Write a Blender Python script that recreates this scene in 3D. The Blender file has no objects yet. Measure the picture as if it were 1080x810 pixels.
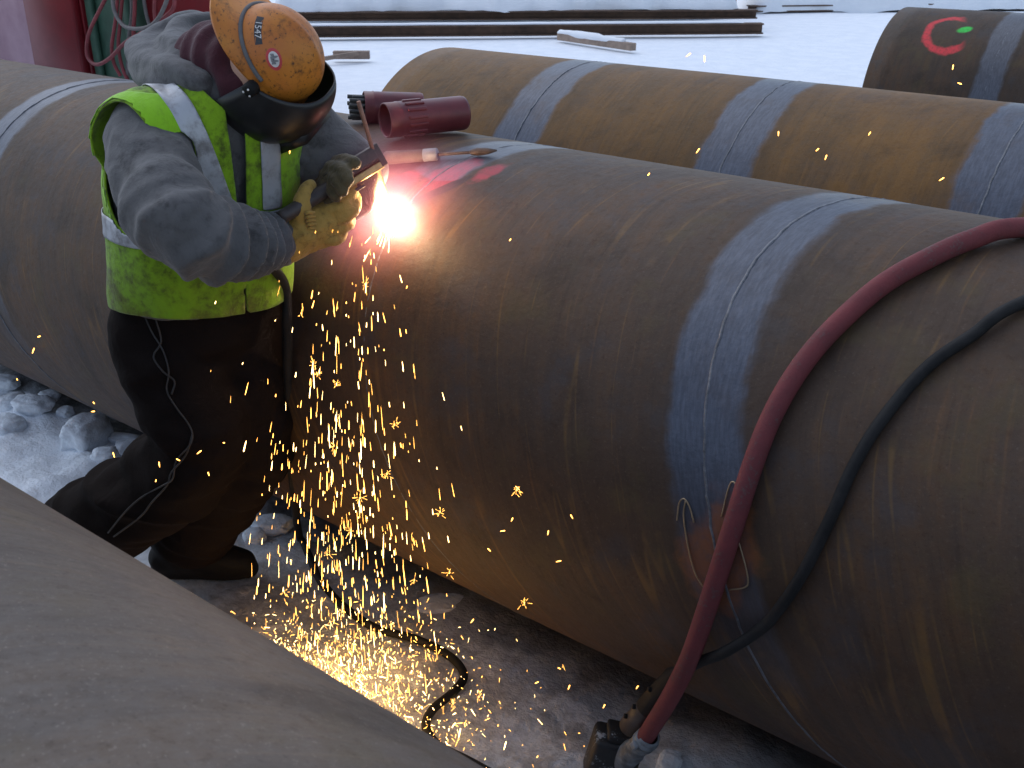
import bpy, bmesh, math, random
import numpy as np
from mathutils import Vector, Matrix
from mathutils.bvhtree import BVHTree

sc = bpy.context.scene
COL = sc.collection
rnd = random.Random(7)
rng = np.random.default_rng(11)

# ------------------------------------------------------------------ camera
CAM_H = 1.82
FPX = 1100.0                       # focal length in pixels of the 1080 wide picture
PITCH, YAW = 0.42791, 0.66513
FW = np.array([-math.sin(YAW)*math.cos(PITCH), math.cos(YAW)*math.cos(PITCH), -math.sin(PITCH)])
RT = np.array([math.cos(YAW), math.sin(YAW), 0.0])
UP = np.cross(RT, FW)
CAM = np.array([0.0, 0.0, CAM_H])
cd = bpy.data.cameras.new('camera'); cam = bpy.data.objects.new('camera', cd); COL.objects.link(cam)
m = Matrix.Identity(4)
for i in range(3):
    m[i][0], m[i][1], m[i][2], m[i][3] = RT[i], UP[i], -FW[i], CAM[i]
cam.matrix_world = m
cd.sensor_width = 36.0; cd.lens = 36.0*FPX/1080.0
cd.clip_start = 0.05; cd.clip_end = 3000
cd.dof.use_dof = True; cd.dof.focus_distance = 2.75; cd.dof.aperture_fstop = 13.0
sc.camera = cam

# ------------------------------------------------------------------ sky, sun, exposure
SUN_EL, SUN_ROT = 52.0, -75.0
w = bpy.data.worlds.new('World'); sc.world = w; w.use_nodes = True
nt = w.node_tree; nt.nodes.clear()
sky = nt.nodes.new('ShaderNodeTexSky'); sky.sky_type = 'NISHITA'; sky.sun_disc = False
sky.sun_elevation = math.radians(SUN_EL); sky.sun_rotation = math.radians(SUN_ROT)
sky.air_density = 1.0; sky.dust_density = 0.8; sky.ozone_density = 2.0
hs = nt.nodes.new('ShaderNodeHueSaturation'); hs.inputs['Saturation'].default_value = 0.72
bg = nt.nodes.new('ShaderNodeBackground'); bg.inputs['Strength'].default_value = 0.15
wo = nt.nodes.new('ShaderNodeOutputWorld')
nt.links.new(sky.outputs[0], hs.inputs['Color']); nt.links.new(hs.outputs[0], bg.inputs[0]); nt.links.new(bg.outputs[0], wo.inputs[0])
sd = bpy.data.lights.new('sun', 'SUN'); so = bpy.data.objects.new('sun', sd); COL.objects.link(so)
sd.energy = 0.75; sd.angle = math.radians(80); sd.color = (0.90, 0.95, 1.0)
az = math.radians(SUN_ROT); el = math.radians(SUN_EL)
sdir = Vector((math.sin(az)*math.cos(el), math.cos(az)*math.cos(el), math.sin(el)))
so.rotation_euler = sdir.to_track_quat('Z', 'Y').to_euler(); so.location = (0, 0, 8)
vs = sc.view_settings; vs.view_transform = 'Standard'; vs.look = 'None'; vs.exposure = 0.44; vs.gamma = 1.0; vs.use_curve_mapping = False
sc.cycles.use_denoising = True
sc.cycles.volume_bounces = 0; sc.cycles.max_bounces = 6; sc.cycles.sample_clamp_indirect = 4.0

# ------------------------------------------------------------------ layout
R = 0.61                                   # all pipes: 1.22 m across
AXZ = CAM_H - 1.17035                      # height of the pipe axes
Y_MAIN, Y_BACK, Y_FAR, Y_FRONT = 2.120, 3.594, 6.935, 0.134

def ray(px, py):
    d = FW + RT*(px-540)/FPX - UP*(py-405)/FPX
    return d/np.linalg.norm(d)
def at_y(px, py, y):
    d = ray(px, py); return CAM + d*(y/d[1])
def at_z(px, py, z):
    d = ray(px, py); return CAM + d*((z-CAM_H)/d[2])
def on_pipe(px, py, y0=Y_MAIN, off=0.0):
    d = ray(px, py); cz = AXZ-CAM_H; r = R+off
    a = d[1]**2+d[2]**2; b = -(y0*d[1]+cz*d[2]); c = y0*y0+cz*cz-r*r
    q = b*b-a*c
    t = (-b-math.sqrt(max(q, 0)))/a
    return CAM + d*t

# ------------------------------------------------------------------ numpy noise
_perm = np.random.default_rng(3).permutation(512).astype(np.int64)
def _hash(ix, iy, iz):
    return _perm[(_perm[(_perm[ix & 511]+iy) & 511]+iz) & 511]/511.0
def vnoise(p):
    p = np.asarray(p, float); i = np.floor(p).astype(np.int64); f = p-i; f = f*f*(3-2*f)
    x, y, z = i[:, 0], i[:, 1], i[:, 2]; out = 0
    for dx in (0, 1):
        wx = f[:, 0] if dx else 1-f[:, 0]
        for dy in (0, 1):
            wy = f[:, 1] if dy else 1-f[:, 1]
            for dz in (0, 1):
                wz = f[:, 2] if dz else 1-f[:, 2]
                out = out+wx*wy*wz*_hash(x+dx, y+dy, z+dz)
    return out*2-1
def fbm(p, o=4):
    p = np.asarray(p, float); s = 0; a = 1; t = 0
    for k in range(o):
        s = s+a*vnoise(p*2**k+17.3*k); t += a; a *= .5
    return s/t

# ------------------------------------------------------------------ mesh helpers
def mesh_obj(name, V, F, mat=None, parent=None, smooth=True):
    me = bpy.data.meshes.new(name)
    me.from_pydata([tuple(map(float, v)) for v in V], [], [tuple(int(i) for i in f) for f in F])
    me.update()
    if smooth: me.polygons.foreach_set('use_smooth', [True]*len(me.polygons))
    if mat: me.materials.append(mat)
    o = bpy.data.objects.new(name, me); COL.objects.link(o)
    if parent: o.parent = parent; o.matrix_parent_inverse = parent.matrix_world.inverted()
    return o
def empty(name, loc=(0, 0, 0)):
    o = bpy.data.objects.new(name, None); COL.objects.link(o); o.location = loc
    o.empty_display_size = .05
    o.matrix_world = Matrix.Translation(Vector(tuple(map(float, loc))))
    return o
def tag(o, label=None, cat=None, group=None, kind=None):
    if label: o['label'] = label
    if cat: o['category'] = cat
    if group: o['group'] = group
    if kind: o['kind'] = kind
    return o
class MB:
    def __init__(s): s.V = []; s.F = []
    def add(s, V, F):
        n = len(s.V); s.V += [tuple(map(float, v)) for v in V]; s.F += [tuple(int(i)+n for i in f) for f in F]; return s
    def box(s, c, h, M=None):
        V = [Vector((c[0]+h[0]*x, c[1]+h[1]*y, c[2]+h[2]*z)) for x in (-1, 1) for y in (-1, 1) for z in (-1, 1)]
        if M is not None: V = [M @ v for v in V]
        return s.add(V, [(0, 1, 3, 2), (4, 6, 7, 5), (0, 4, 5, 1), (2, 3, 7, 6), (0, 2, 6, 4), (1, 5, 7, 3)])
    def build(s, name, mat=None, parent=None, smooth=True, bevel=0):
        o = mesh_obj(name, s.V, s.F, mat, parent, smooth)
        if bevel:
            b = o.modifiers.new('bevel', 'BEVEL'); b.width = bevel; b.segments = 2; b.limit_method = 'ANGLE'
        return o
def spline(P, n):
    """Catmull-Rom through P (k, d), n samples"""
    P = np.asarray(P, float); k = len(P)
    Q = np.vstack([2*P[0]-P[1], P, 2*P[-1]-P[-2]])
    t = np.linspace(0, k-1, n); i = np.minimum(t.astype(int), k-2); f = (t-i)[:, None]
    p0, p1, p2, p3 = Q[i], Q[i+1], Q[i+2], Q[i+3]
    return .5*(2*p1+(p2-p0)*f+(2*p0-5*p1+4*p2-p3)*f**2+(3*p1-p0-3*p2+p3)*f**3)
def tube(P, r, seg=12, n=None, caps=True, round_caps=False, sub=6):
    """tube along points P with radius r (number or list)"""
    P = np.asarray(P, float)
    rr = np.full(len(P), r, float) if np.isscalar(r) else np.asarray(r, float)
    n = n or (len(P)-1)*sub+1
    S = spline(np.hstack([P, rr[:, None]]), n) if len(P) > 2 else np.array([np.hstack([P[0], rr[0]])*(1-t)+np.hstack([P[1], rr[1]])*t for t in np.linspace(0, 1, max(2, n))])
    C, rad = S[:, :3], np.maximum(S[:, 3], 1e-4)
    T = np.gradient(C, axis=0); T /= np.linalg.norm(T, axis=1)[:, None]+1e-12
    if round_caps:
        ex0, ex1 = [], []
        for a in (80, 60, 40, 20):
            s_, c_ = math.sin(math.radians(a)), math.cos(math.radians(a))
            ex0.append((C[0]-T[0]*rad[0]*s_, rad[0]*c_, T[0])); ex1.insert(0, (C[-1]+T[-1]*rad[-1]*s_, rad[-1]*c_, T[-1]))
        C = np.vstack([[e[0] for e in ex0], C, [e[0] for e in ex1]])
        rad = np.concatenate([[e[1] for e in ex0], rad, [e[1] for e in ex1]])
        T = np.vstack([[e[2] for e in ex0], T, [e[2] for e in ex1]])
    a = np.array([0, 0, 1.]) if abs(T[0][2]) < .9 else np.array([1., 0, 0])
    nrm = np.cross(T[0], a); nrm /= np.linalg.norm(nrm)
    V = []
    for c, t, q in zip(C, T, rad):
        nrm = nrm-t*(nrm@t); nrm /= np.linalg.norm(nrm)+1e-12; b = np.cross(t, nrm)
        for k in range(seg):
            th = 2*math.pi*k/seg; V.append(c+q*(math.cos(th)*nrm+math.sin(th)*b))
    F = []
    for i in range(len(C)-1):
        for k in range(seg):
            k2 = (k+1) % seg; F.append((i*seg+k, i*seg+k2, (i+1)*seg+k2, (i+1)*seg+k))
    if caps:
        F.append(tuple(range(seg-1, -1, -1))); F.append(tuple((len(C)-1)*seg+k for k in range(seg)))
    return V, F
def lathe(prof, seg=32, M=None, closed=False):
    """prof: list of (r, h) turned round the local z axis"""
    V, F = [], []
    for r_, h in prof:
        for k in range(seg):
            a = 2*math.pi*k/seg; v = Vector((r_*math.cos(a), r_*math.sin(a), h)); V.append(M @ v if M is not None else v)
    n = len(prof)
    for i in range(n if closed else n-1):
        j = (i+1) % n
        for k in range(seg):
            k2 = (k+1) % seg; F.append((i*seg+k, i*seg+k2, j*seg+k2, j*seg+k))
    return V, F
def frame(loc, zdir, xdir=(0, 0, 1)):
    z = Vector(tuple(map(float, zdir))).normalized(); x = Vector(tuple(map(float, xdir))); x = (x-z*x.dot(z)).normalized(); y = z.cross(x)
    return Matrix(((x.x, y.x, z.x, loc[0]), (x.y, y.y, z.y, loc[1]), (x.z, y.z, z.z, loc[2]), (0, 0, 0, 1)))
def remesh(V, F, vox, smooth_it=6, fac=.5):
    """one continuous surface round overlapping closed pieces"""
    o = mesh_obj('work', V, F)
    r_ = o.modifiers.new('r', 'REMESH'); r_.mode = 'VOXEL'; r_.voxel_size = vox
    if smooth_it:
        s_ = o.modifiers.new('s', 'SMOOTH'); s_.factor = fac; s_.iterations = smooth_it
    dg = bpy.context.evaluated_depsgraph_get(); dg.update()
    me = bpy.data.meshes.new_from_object(o.evaluated_get(dg))
    n = len(me.vertices); co = np.empty(n*3); me.vertices.foreach_get('co', co)
    V2 = co.reshape(-1, 3); F2 = [tuple(p.vertices) for p in me.polygons]
    bpy.data.objects.remove(o); bpy.data.meshes.remove(me)
    return V2, F2
def normals(V, F):
    V = np.asarray(V); N = np.zeros_like(V)
    T = np.array([(f[0], f[i], f[i+1]) for f in F for i in range(1, len(f)-1)])
    fn = np.cross(V[T[:, 1]]-V[T[:, 0]], V[T[:, 2]]-V[T[:, 0]])
    for k in range(3): np.add.at(N, T[:, k], fn)
    return N/(np.linalg.norm(N, axis=1)[:, None]+1e-12)
def clip(V, F, s):
    """keep the side of a triangle mesh where s > 0, cut exactly along s = 0"""
    V = [np.asarray(v, float) for v in V]; s = list(s); out = []; cache = {}
    def cut(a, b):
        k = (min(a, b), max(a, b))
        if k not in cache:
            t = s[a]/(s[a]-s[b]); V.append(V[a]*(1-t)+V[b]*t); s.append(0.0); cache[k] = len(V)-1
        return cache[k]
    for f in F:
        for i in range(1, len(f)-1):
            t = (f[0], f[i], f[i+1]); poly = []
            for j in range(3):
                a, b = t[j], t[(j+1) % 3]
                if s[a] > 0: poly.append(a)
                if (s[a] > 0) != (s[b] > 0): poly.append(cut(a, b))
            if len(poly) >= 3: out.append(tuple(poly))
    used = sorted({i for f in out for i in f}); mp = {u: i for i, u in enumerate(used)}
    return np.array([V[u] for u in used]), [tuple(mp[i] for i in f) for f in out]

# ------------------------------------------------------------------ material helpers
class S:
    """a socket with arithmetic"""
    nt = None
    def __init__(s, o): s.o = o
    @staticmethod
    def _m(op, *a):
        n = S.nt.nodes.new('ShaderNodeMath'); n.operation = op
        for i, x in enumerate(a):
            if isinstance(x, S): S.nt.links.new(x.o, n.inputs[i])
            else: n.inputs[i].default_value = float(x)
        return S(n.outputs[0])
    def __add__(s, b): return S._m('ADD', s, b)
    __radd__ = __add__
    def __sub__(s, b): return S._m('SUBTRACT', s, b)
    def __rsub__(s, b): return S._m('SUBTRACT', b, s)
    def __mul__(s, b): return S._m('MULTIPLY', s, b)
    __rmul__ = __mul__
    def __truediv__(s, b): return S._m('DIVIDE', s, b)
    def cos(s): return S._m('COSINE', s)
    def abs(s): return S._m('ABSOLUTE', s)
    def min(s, b): return S._m('MINIMUM', s, b)
    def max(s, b): return S._m('MAXIMUM', s, b)
    def pow(s, b): return S._m('POWER', s, b)
    def step(s, lo, hi):                      # smooth 0..1 between lo and hi (either order)
        n = S.nt.nodes.new('ShaderNodeMapRange'); n.interpolation_type = 'SMOOTHSTEP'
        S.nt.links.new(s.o, n.inputs[0])
        if lo <= hi: v = (lo, hi, 0, 1)
        else: v = (hi, lo, 1, 0)
        for i in range(4): n.inputs[1+i].default_value = v[i]
        return S(n.outputs[0])
def vec(x, y, z):
    n = S.nt.nodes.new('ShaderNodeCombineXYZ')
    for i, a in enumerate((x, y, z)):
        if isinstance(a, S): S.nt.links.new(a.o, n.inputs[i])
        else: n.inputs[i].default_value = a
    return S(n.outputs[0])
def noise(v, scale=1, detail=4, rough=.55, dist=0.0, col=False):
    n = S.nt.nodes.new('ShaderNodeTexNoise'); n.inputs['Scale'].default_value = scale; n.inputs['Detail'].default_value = detail
    n.inputs['Roughness'].default_value = rough; n.inputs['Distortion'].default_value = dist
    S.nt.links.new(v.o, n.inputs['Vector']); return S(n.outputs[1 if col else 0])
def mix(f, a, b):
    n = S.nt.nodes.new('ShaderNodeMix'); n.data_type = 'RGBA'; n.clamp_factor = True
    for i, x in ((0, f), (6, a), (7, b)):
        if isinstance(x, S): S.nt.links.new(x.o, n.inputs[i])
        elif i == 0: n.inputs[0].default_value = x
        else: n.inputs[i].default_value = (*x, 1)
    return S(n.outputs[2])
def coords(kind='Object'):
    n = S.nt.nodes.new('ShaderNodeTexCoord'); o = S(n.outputs[kind])
    p = S.nt.nodes.new('ShaderNodeSeparateXYZ'); S.nt.links.new(o.o, p.inputs[0])
    return o, S(p.outputs[0]), S(p.outputs[1]), S(p.outputs[2])
def new_mat(name):
    m_ = bpy.data.materials.new(name); m_.use_nodes = True; S.nt = m_.node_tree
    return m_, S.nt.nodes['Principled BSDF']
def put(bsdf, key, x):
    i = bsdf.inputs[key]
    if isinstance(x, S): S.nt.links.new(x.o, i)
    elif hasattr(x, '__len__'): i.default_value = (*x, 1)
    else: i.default_value = x
def bump(bsdf, h, strength=.3, dist=.01):
    n = S.nt.nodes.new('ShaderNodeBump'); n.inputs['Strength'].default_value = strength; n.inputs['Distance'].default_value = dist
    S.nt.links.new(h.o, n.inputs['Height']); S.nt.links.new(n.outputs[0], bsdf.inputs['Normal'])
def simple(name, c, rough=.6, metal=0.0, var=.25, scale=40, bmp=.15, bd=.004, c2=None, spec=None):
    m_, b = new_mat(name); o, x, y, z = coords()
    n1 = noise(o, scale, 5); n2 = noise(o, scale*.17, 3)
    dark = tuple(v*(1-var) for v in c); lite = c2 or tuple(min(1, v*(1+var)) for v in c)
    put(b, 'Base Color', mix((n1*.5+n2*.5).step(.3, .7), dark, lite)); put(b, 'Roughness', n1*.25+(rough-.12)); put(b, 'Metallic', metal)
    if spec is not None: b.inputs['Specular IOR Level'].default_value = spec
    if bmp: bump(b, n1, bmp, bd)
    return m_

TILT_A, TILT_P = 0.33, math.radians(60)         # the joints are cut a little aslant
def seam_x(t, phi): return t-TILT_A*math.cos(phi-TILT_P)+TILT_A

def pipe_material(name, seams, base, rust, grey, rust_amt, streak_amt=1.0, band=(.090, .101, .132), band_w=.075, seed=0.0, tilt=True, marks=None, rough=.62, vein=0.0, band_fade=True, seam_top=(), hue_amt=.36):
    """rolled steel: mill scale, rust that runs round the pipe, ground bands beside the joints"""
    m_, b = new_mat(name); o, x, y, z = coords()
    phi = S._m('ARCTAN2', z, y*-1.0)           # 0 on the near side, 90 degrees on top
    s = phi*R
    rv = vec(x*1.0+seed, y, z)
    blot = noise(rv, 1.6, 5, .6, .6)
    blot2 = noise(rv, 7, 5, .62, .3)
    fine = noise(rv, 60, 4, .65)
    # streaks run round the pipe along the same slant as its joints
    xs = x+((phi-TILT_P).cos())*TILT_A if tilt else x
    wob = noise(rv, 2.2, 2)*.16
    st = noise(vec((xs+wob*.5)*26+seed, phi*1.1, seed), 1, 4, .6)
    st2 = noise(vec((xs+wob*.35)*75+seed*3, phi*2.2, 4.0+seed), 1, 3, .55)
    col = mix((blot*.55+blot2*.3+st*.3).step(.42, .75), base, grey)
    rmask = (blot2*.35+blot*.45+st*.45+(fine-.5)*.2+(rust_amt-.5)*.6).step(.50, .86)
    col = mix(rmask*.85, col, rust)
    col = mix((st2.step(.60, .74)*.20*streak_amt), col, tuple(c*1.8 for c in rust))
    col = mix((st2.step(.44, .30)*.24*streak_amt), col, tuple(c*.45 for c in base))
    col = mix((fine.step(.56, .74)*.30), col, tuple(c*.4 for c in base))
    dk = noise(vec((xs+wob)*5.5+seed*2, phi*2.6-x*.8, seed), 1, 5, .62, .4)
    col = mix(dk.step(.50, .72)*.55, col, tuple(c*.42 for c in base))
    pt = noise(rv, 170, 3, .75); col = mix(pt.step(.58, .72)*.42, col, tuple(c*2.0 for c in grey)); col = mix(pt.step(.42, .28)*.5, col, tuple(c*.4 for c in base))
    hue = noise(rv, 5.5, 5, .65); col = mix(hue.step(.52, .68)*hue_amt, col, (.048, .052, .064)); col = mix(hue.step(.46, .32)*hue_amt, col, (.092, .066, .024))
    if vein:                                    # thin rusty runs
        vn = noise(vec((xs+noise(rv, 1.1, 2)*.10)*9+3.7, phi*.30, 1.0), 1, 2, .5)
        vm = ((vn-.5).abs().step(.016, .001))*blot2.step(.40, .66)
        col = mix(vm*vein, col, (.23, .125, .035))
    rgh = fine*.25+(rough-.12)
    hgt = fine*.5+blot2*.7+st2*.25
    metal = 0.0
    d = None
    for t in seams:
        if tilt: e = (x-(t+TILT_A)+((phi-TILT_P).cos())*TILT_A).abs()
        else: e = (x-t).abs()
        if t in seam_top: e = e+phi.step(1.22, .98)*.6
        d = e if d is None else d.min(e)
    if d is not None:
        edge = noise(rv, 9, 4, .6)*.06+st*.03
        bm = (d+edge).step(band_w+.060, band_w+.032)
        br = noise(vec(xs*150, phi*14, seed), 1, 4, .65)
        br2 = noise(vec(x*28+phi*6, phi*26, 2.0), 1, 3, .6)
        bcol = mix((br*.75+br2*.2+blot2*.15).step(.40, .72), tuple(c*.68 for c in band), band)
        upper = (z/R+(noise(rv, 3, 3)-.5)*.7).step(-.42, .30) if band_fade else 1.0
        f_ = bm*(blot2.step(.22, .5)*.25+.75)*upper
        col = mix(f_, col, bcol); metal = f_*.35; rgh = mix(f_, vec(rgh, rgh, rgh), (.42, .42, .42))
        halo = (d+edge).step(band_w+.16, band_w+.04)
        col = mix(halo*(1-bm)*.35, col, tuple(c*.55 for c in grey))
    if marks:
        for (x0, s0, rx, rs, ang, ring, wdt, c_, amt) in marks:
            ca, sa = math.cos(ang), math.sin(ang)
            u = ((x-x0)*ca+(s-s0)*sa)/rx; v = ((s-s0)*ca-(x-x0)*sa)/rs
            r_ = S._m('SQRT', u*u+v*v)+(noise(rv, 13, 4)-.5)*(.4 if ring or c_[1] > .3 else 1.4)
            k = (r_-1).abs().step(wdt, wdt*.35) if ring else r_.step(1.0, .55)
            if ring == 2: k = k*(u.step(.75, .25))
            col = mix(k*amt*(fine.step(.3, .6)*.4+.6), col, c_)
    put(b, 'Base Color', col); put(b, 'Roughness', rgh); put(b, 'Metallic', metal); b.inputs['Specular IOR Level'].default_value = .28
    bump(b, hgt, .36, .006)
    return m_

# ------------------------------------------------------------------ snow ground
msnow, b = new_mat('snow'); o, x, y, z = coords()
n1 = noise(o, 4, 5, .6); n2 = noise(o, 34, 5, .62); n3 = noise(o, .8, 4)
# trodden dirt only in the lane between the pipes
lane = (y-1.75).abs().step(1.15, .35)*(x.step(-3.0, -2.0))*(x.step(2.5, 1.0))
dirt = lane*(n1*.7+n2*.5).step(.46, .74)
c_ = mix(n1.step(.3, .7), (.78, .83, .90), (.86, .90, .95)); c_ = mix(lane*.40, c_, (.58, .59, .63)); c_ = mix(dirt*.60, c_, (.19, .175, .165))
bare = ((y-2.12).abs()+(n1-.5)*.5+(n2-.5)*.15).step(.42, .18).max(((y-.134).abs()+(n1-.5)*.4).step(.5, .3))   # shade under the pipes, painted into the snow as a soil-dark colour
c_ = mix(bare*.9, c_, (.045, .038, .034))  # bare = painted shade under the pipes
gr = noise(o, 11, 6, .68)
c_ = mix(lane*(gr.step(.50, .62))*.42, c_, (.20, .19, .19))
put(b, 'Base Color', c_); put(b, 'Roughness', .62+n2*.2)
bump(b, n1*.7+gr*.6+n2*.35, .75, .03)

mchunk, b = new_mat('packed_snow'); o, x, y, z = coords(); n1 = noise(o, 14, 5, .65); n2 = noise(o, 70, 4)
put(b, 'Base Color', mix((n1*.7+n2*.4).step(.45, .75), (.80, .85, .91), (.62, .65, .70))); put(b, 'Roughness', .65); bump(b, n1+n2*.6, .5, .012)
def graded(lo, hi, a, c, fine, far=26):
    mid = np.arange(a, c+1e-6, fine); k = np.linspace(0, 1, far)[1:]**3
    return np.concatenate([(a-(a-lo)*k)[::-1], mid, c+(hi-c)*k])
gx = graded(-400, 400, -5.2, .4, .025); gy = graded(-60, 700, .7, 2.3, .025)
X, Y = np.meshgrid(gx, gy, indexing='ij'); P = np.stack([X.ravel(), Y.ravel(), np.zeros(X.size)], 1)
near = np.exp(-((P[:, 0]+2.4)/3.4)**4)*np.exp(-((P[:, 1]-1.5)/1.6)**4)
h = .018*fbm(P*[2.2, 2.2, 1], 5)+near*(.034*fbm(P*[5, 5, 1]+5, 4)+.022*np.abs(fbm(P*[14, 14, 1]+9, 4)))
far = np.clip((np.hypot(P[:, 0]+2, P[:, 1]-2)-5)/12, 0, 1)
h = h+far*(.05*fbm(P*[.35, .35, 1]+3, 3)+.03*fbm(P*[1.4, 1.4, 1]+8, 3))
left = np.exp(-((P[:, 0]+3.6)/.9)**2)*np.exp(-((P[:, 1]-1.75)/.5)**2)
h = h+left*(.07*np.maximum(0, fbm(P*[6, 6, 1]+21, 4))+.02)
P[:, 2] = h-.02
ny = len(gy); F = [(i*ny+j, (i+1)*ny+j, (i+1)*ny+j+1, i*ny+j+1) for i in range(len(gx)-1) for j in range(ny-1)]
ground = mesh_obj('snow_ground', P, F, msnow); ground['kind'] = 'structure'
GB = BVHTree.FromPolygons([tuple(v) for v in P], F)
def gz(x_, y_):
    q = GB.ray_cast(Vector((x_, y_, 5)), Vector((0, 0, -1))); return q[0].z if q[0] else 0.0

def lump(r_, seed, fl=(1, 1, .7)):
    bm = bmesh.new(); bmesh.ops.create_icosphere(bm, subdivisions=4, radius=1)
    V = np.array([v.co for v in bm.verts]); F_ = [tuple(v.index for v in f.verts) for f in bm.faces]; bm.free()
    Q = np.sign(V)*np.abs(V)**.75
    d = 1+.28*fbm(V*1.3+seed, 3)+.14*fbm(V*4+seed*2, 4)+.05*fbm(V*11+seed, 2)
    return Q*d[:, None]*r_*np.array(fl), F_
chunks = [((92, 462), .085, (1.15, .8, .8)), ((137, 473), .055, (1, .9, .8)), ((112, 487), .045, (1, 1, .7)), ((36, 438), .06, (1.3, .9, .6)), ((10, 452), .06, (1, 1, .6)),
          ((14, 430), .05, (1.2, 1, .6)), ((132, 462), .05, (1.5, .7, .5)), ((54, 426), .035, (1.2, 1, .6)), ((70, 440), .03, (1, 1, .7)), ((150, 486), .035, (1, 1, .7)),
          ((5, 405), .05, (1.3, .8, .6)), ((285, 545), .05, (1.4, 1, .5)), ((268, 560), .035, (1.2, 1, .6)), ((706, 800), .028, (1.5, 1, .5)), ((462, 628), .04, (1.6, 1.2, .22))]
clab = ['largest angular snow block beside the worker, under the brown pipe', 'rounded snow lump between the big snow block and the worker']
for i, ((px, py), r_, fl) in enumerate(chunks):
    V, F_ = lump(r_, i*3.7+1, fl)
    g = at_z(px, py, r_*.3); a = rnd.uniform(0, 6)
    V = V @ np.array([[math.cos(a), math.sin(a), 0], [-math.sin(a), math.cos(a), 0], [0, 0, 1]])
    co = mesh_obj('snow_chunk', V, F_, mchunk); co.location = (g[0], g[1], gz(g[0], g[1])+r_*fl[2]*.45)
    if i < 2: tag(co, clab[i], 'snow', 'broken snow chunks on the ground')
    else: tag(co, 'small loose chunk of trodden snow on the ground beside a pipe', 'snow', 'broken snow chunks on the ground')

# ------------------------------------------------------------------ pipes
mbead = simple('weld_bead', (.115, .12, .135), .55, .3, .45, 120, .5, .003)
def make_pipe(name, y0, x0, x1, seams, mat, label, tilt=True, bead=True):
    root = empty(name, (0, y0, AXZ))
    # wall: outside, ends and inside of one length of pipe, a touch out of round
    n, seg = max(8, int((x1-x0)/.12)), 144; V, F_ = [], []
    xs = np.linspace(x0, x1, n+1)
    A = np.arange(seg)*2*math.pi/seg
    for rr in (R, R-.022):
        for xx in xs:
            for a in A: V.append((xx, -rr*math.cos(a), rr*math.sin(a)))
    V = np.array(V); nn = (n+1)*seg
    dent = fbm(V[:nn]*[.9, 1.1, 1.1]+y0, 3)*.0035
    for part in (slice(0, nn), slice(nn, 2*nn)): V[part, 1:] *= (1+dent/R)[:, None]
    for i in range(n):
        for k in range(seg):
            k2 = (k+1) % seg
            F_.append((i*seg+k, i*seg+k2, (i+1)*seg+k2, (i+1)*seg+k)); F_.append((nn+i*seg+k, nn+(i+1)*seg+k, nn+(i+1)*seg+k2, nn+i*seg+k2))
    for k in range(seg):
        k2 = (k+1) % seg
        F_.append((k, nn+k, nn+k2, k2)); e = n*seg; F_.append((e+k, e+k2, nn+e+k2, nn+e+k))
    wall = mesh_obj('pipe_wall', V, F_, mat); wall.parent = root
    for t in seams if bead else []:
        V, F_ = [], []; m_ = 420; q = 6
        for i in range(m_):
            a = 2*math.pi*i/m_; xx = seam_x(t, a) if tilt else t
            jit = .0025*vnoise(np.array([[i*.5, t*9, 0]]))[0]; up = .0022+.0012*vnoise(np.array([[i*.9, t*5, 3]]))[0]
            for k in range(q):
                b_ = math.pi*k/(q-1); w_ = .0035*math.cos(b_); r_ = R-.001+up*math.sin(b_)
                V.append((xx+jit+w_, -r_*math.cos(a), r_*math.sin(a)))
        for i in range(m_):
            for k in range(q-1): j = (i+1) % m_; F_.append((i*q+k, i*q+k+1, j*q+k+1, j*q+k))
        wb = mesh_obj('weld_bead', V, F_, mbead); wb.parent = root
    tag(root, label, 'pipe', 'large steel pipes lying side by side')
    return root
PHI = lambda deg: math.radians(deg)*R
ARC_X, ARC_PHI = -1.727, math.radians(53)
pink = (.62, .07, .11)
mk_main = [(-1.70, PHI(70), .05, .10, -.35, 0, 0, pink, .5), (-1.60, PHI(74), .035, .07, -.35, 0, 0, pink, .55), (-1.82, PHI(61), .05, .12, -.3, 0, 0, pink, .6),
           (-.70, PHI(8), .09, .14, 0, 0, 0, (.30, .10, .03), .6), (-1.66, PHI(66), .016, .10, -.5, 0, 0, (.03, .028, .03), .9), (-1.70, PHI(62), .01, .12, -.6, 0, 0, (.03, .028, .03), .8)]
m_main = pipe_material('rust_brown_steel', [-3.56, -1.727, -.835], (.064, .038, .024), (.124, .056, .018), (.070, .049, .037), .45, vein=.38, marks=mk_main, seam_top=(-1.727,))
m_back = pipe_material('rust_orange_steel', [-2.43, -1.573, -.748, .1], (.114, .059, .019), (.20, .090, .016), (.116, .068, .032), .62, seed=5.3, tilt=False, band_w=.10, band_fade=False, hue_amt=.15)
mk_far = [(-1.93, PHI(57), .13, .15, .3, 2, .22, (.70, .05, .06), .95), (-1.86, PHI(60), .05, .035, .5, 0, 0, (.04, .62, .08), .95)]
m_far = pipe_material('rust_dark_steel', [-1.62], (.045, .028, .017), (.09, .042, .015), (.055, .042, .034), .5, seed=9.1, tilt=False, band=(.10, .105, .125), marks=mk_far)
m_front = pipe_material('grey_mill_scale', [], (.074, .057, .047), (.110, .072, .045), (.124, .106, .095), .42, streak_amt=.9, seed=2.7, rough=.66, hue_amt=.22)
main = make_pipe('steel_pipe', Y_MAIN, -14, 6, [-3.56, -1.727, -.835], m_main, 'long brown steel pipe being welded, with red hose and black cable over it')
back = make_pipe('steel_pipe', Y_BACK, -3.213, 8, [-2.43, -1.573, -.748, .1], m_back, 'orange-rusted steel pipe with broad grey ground bands, next behind the pipe being welded', tilt=False)
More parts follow.
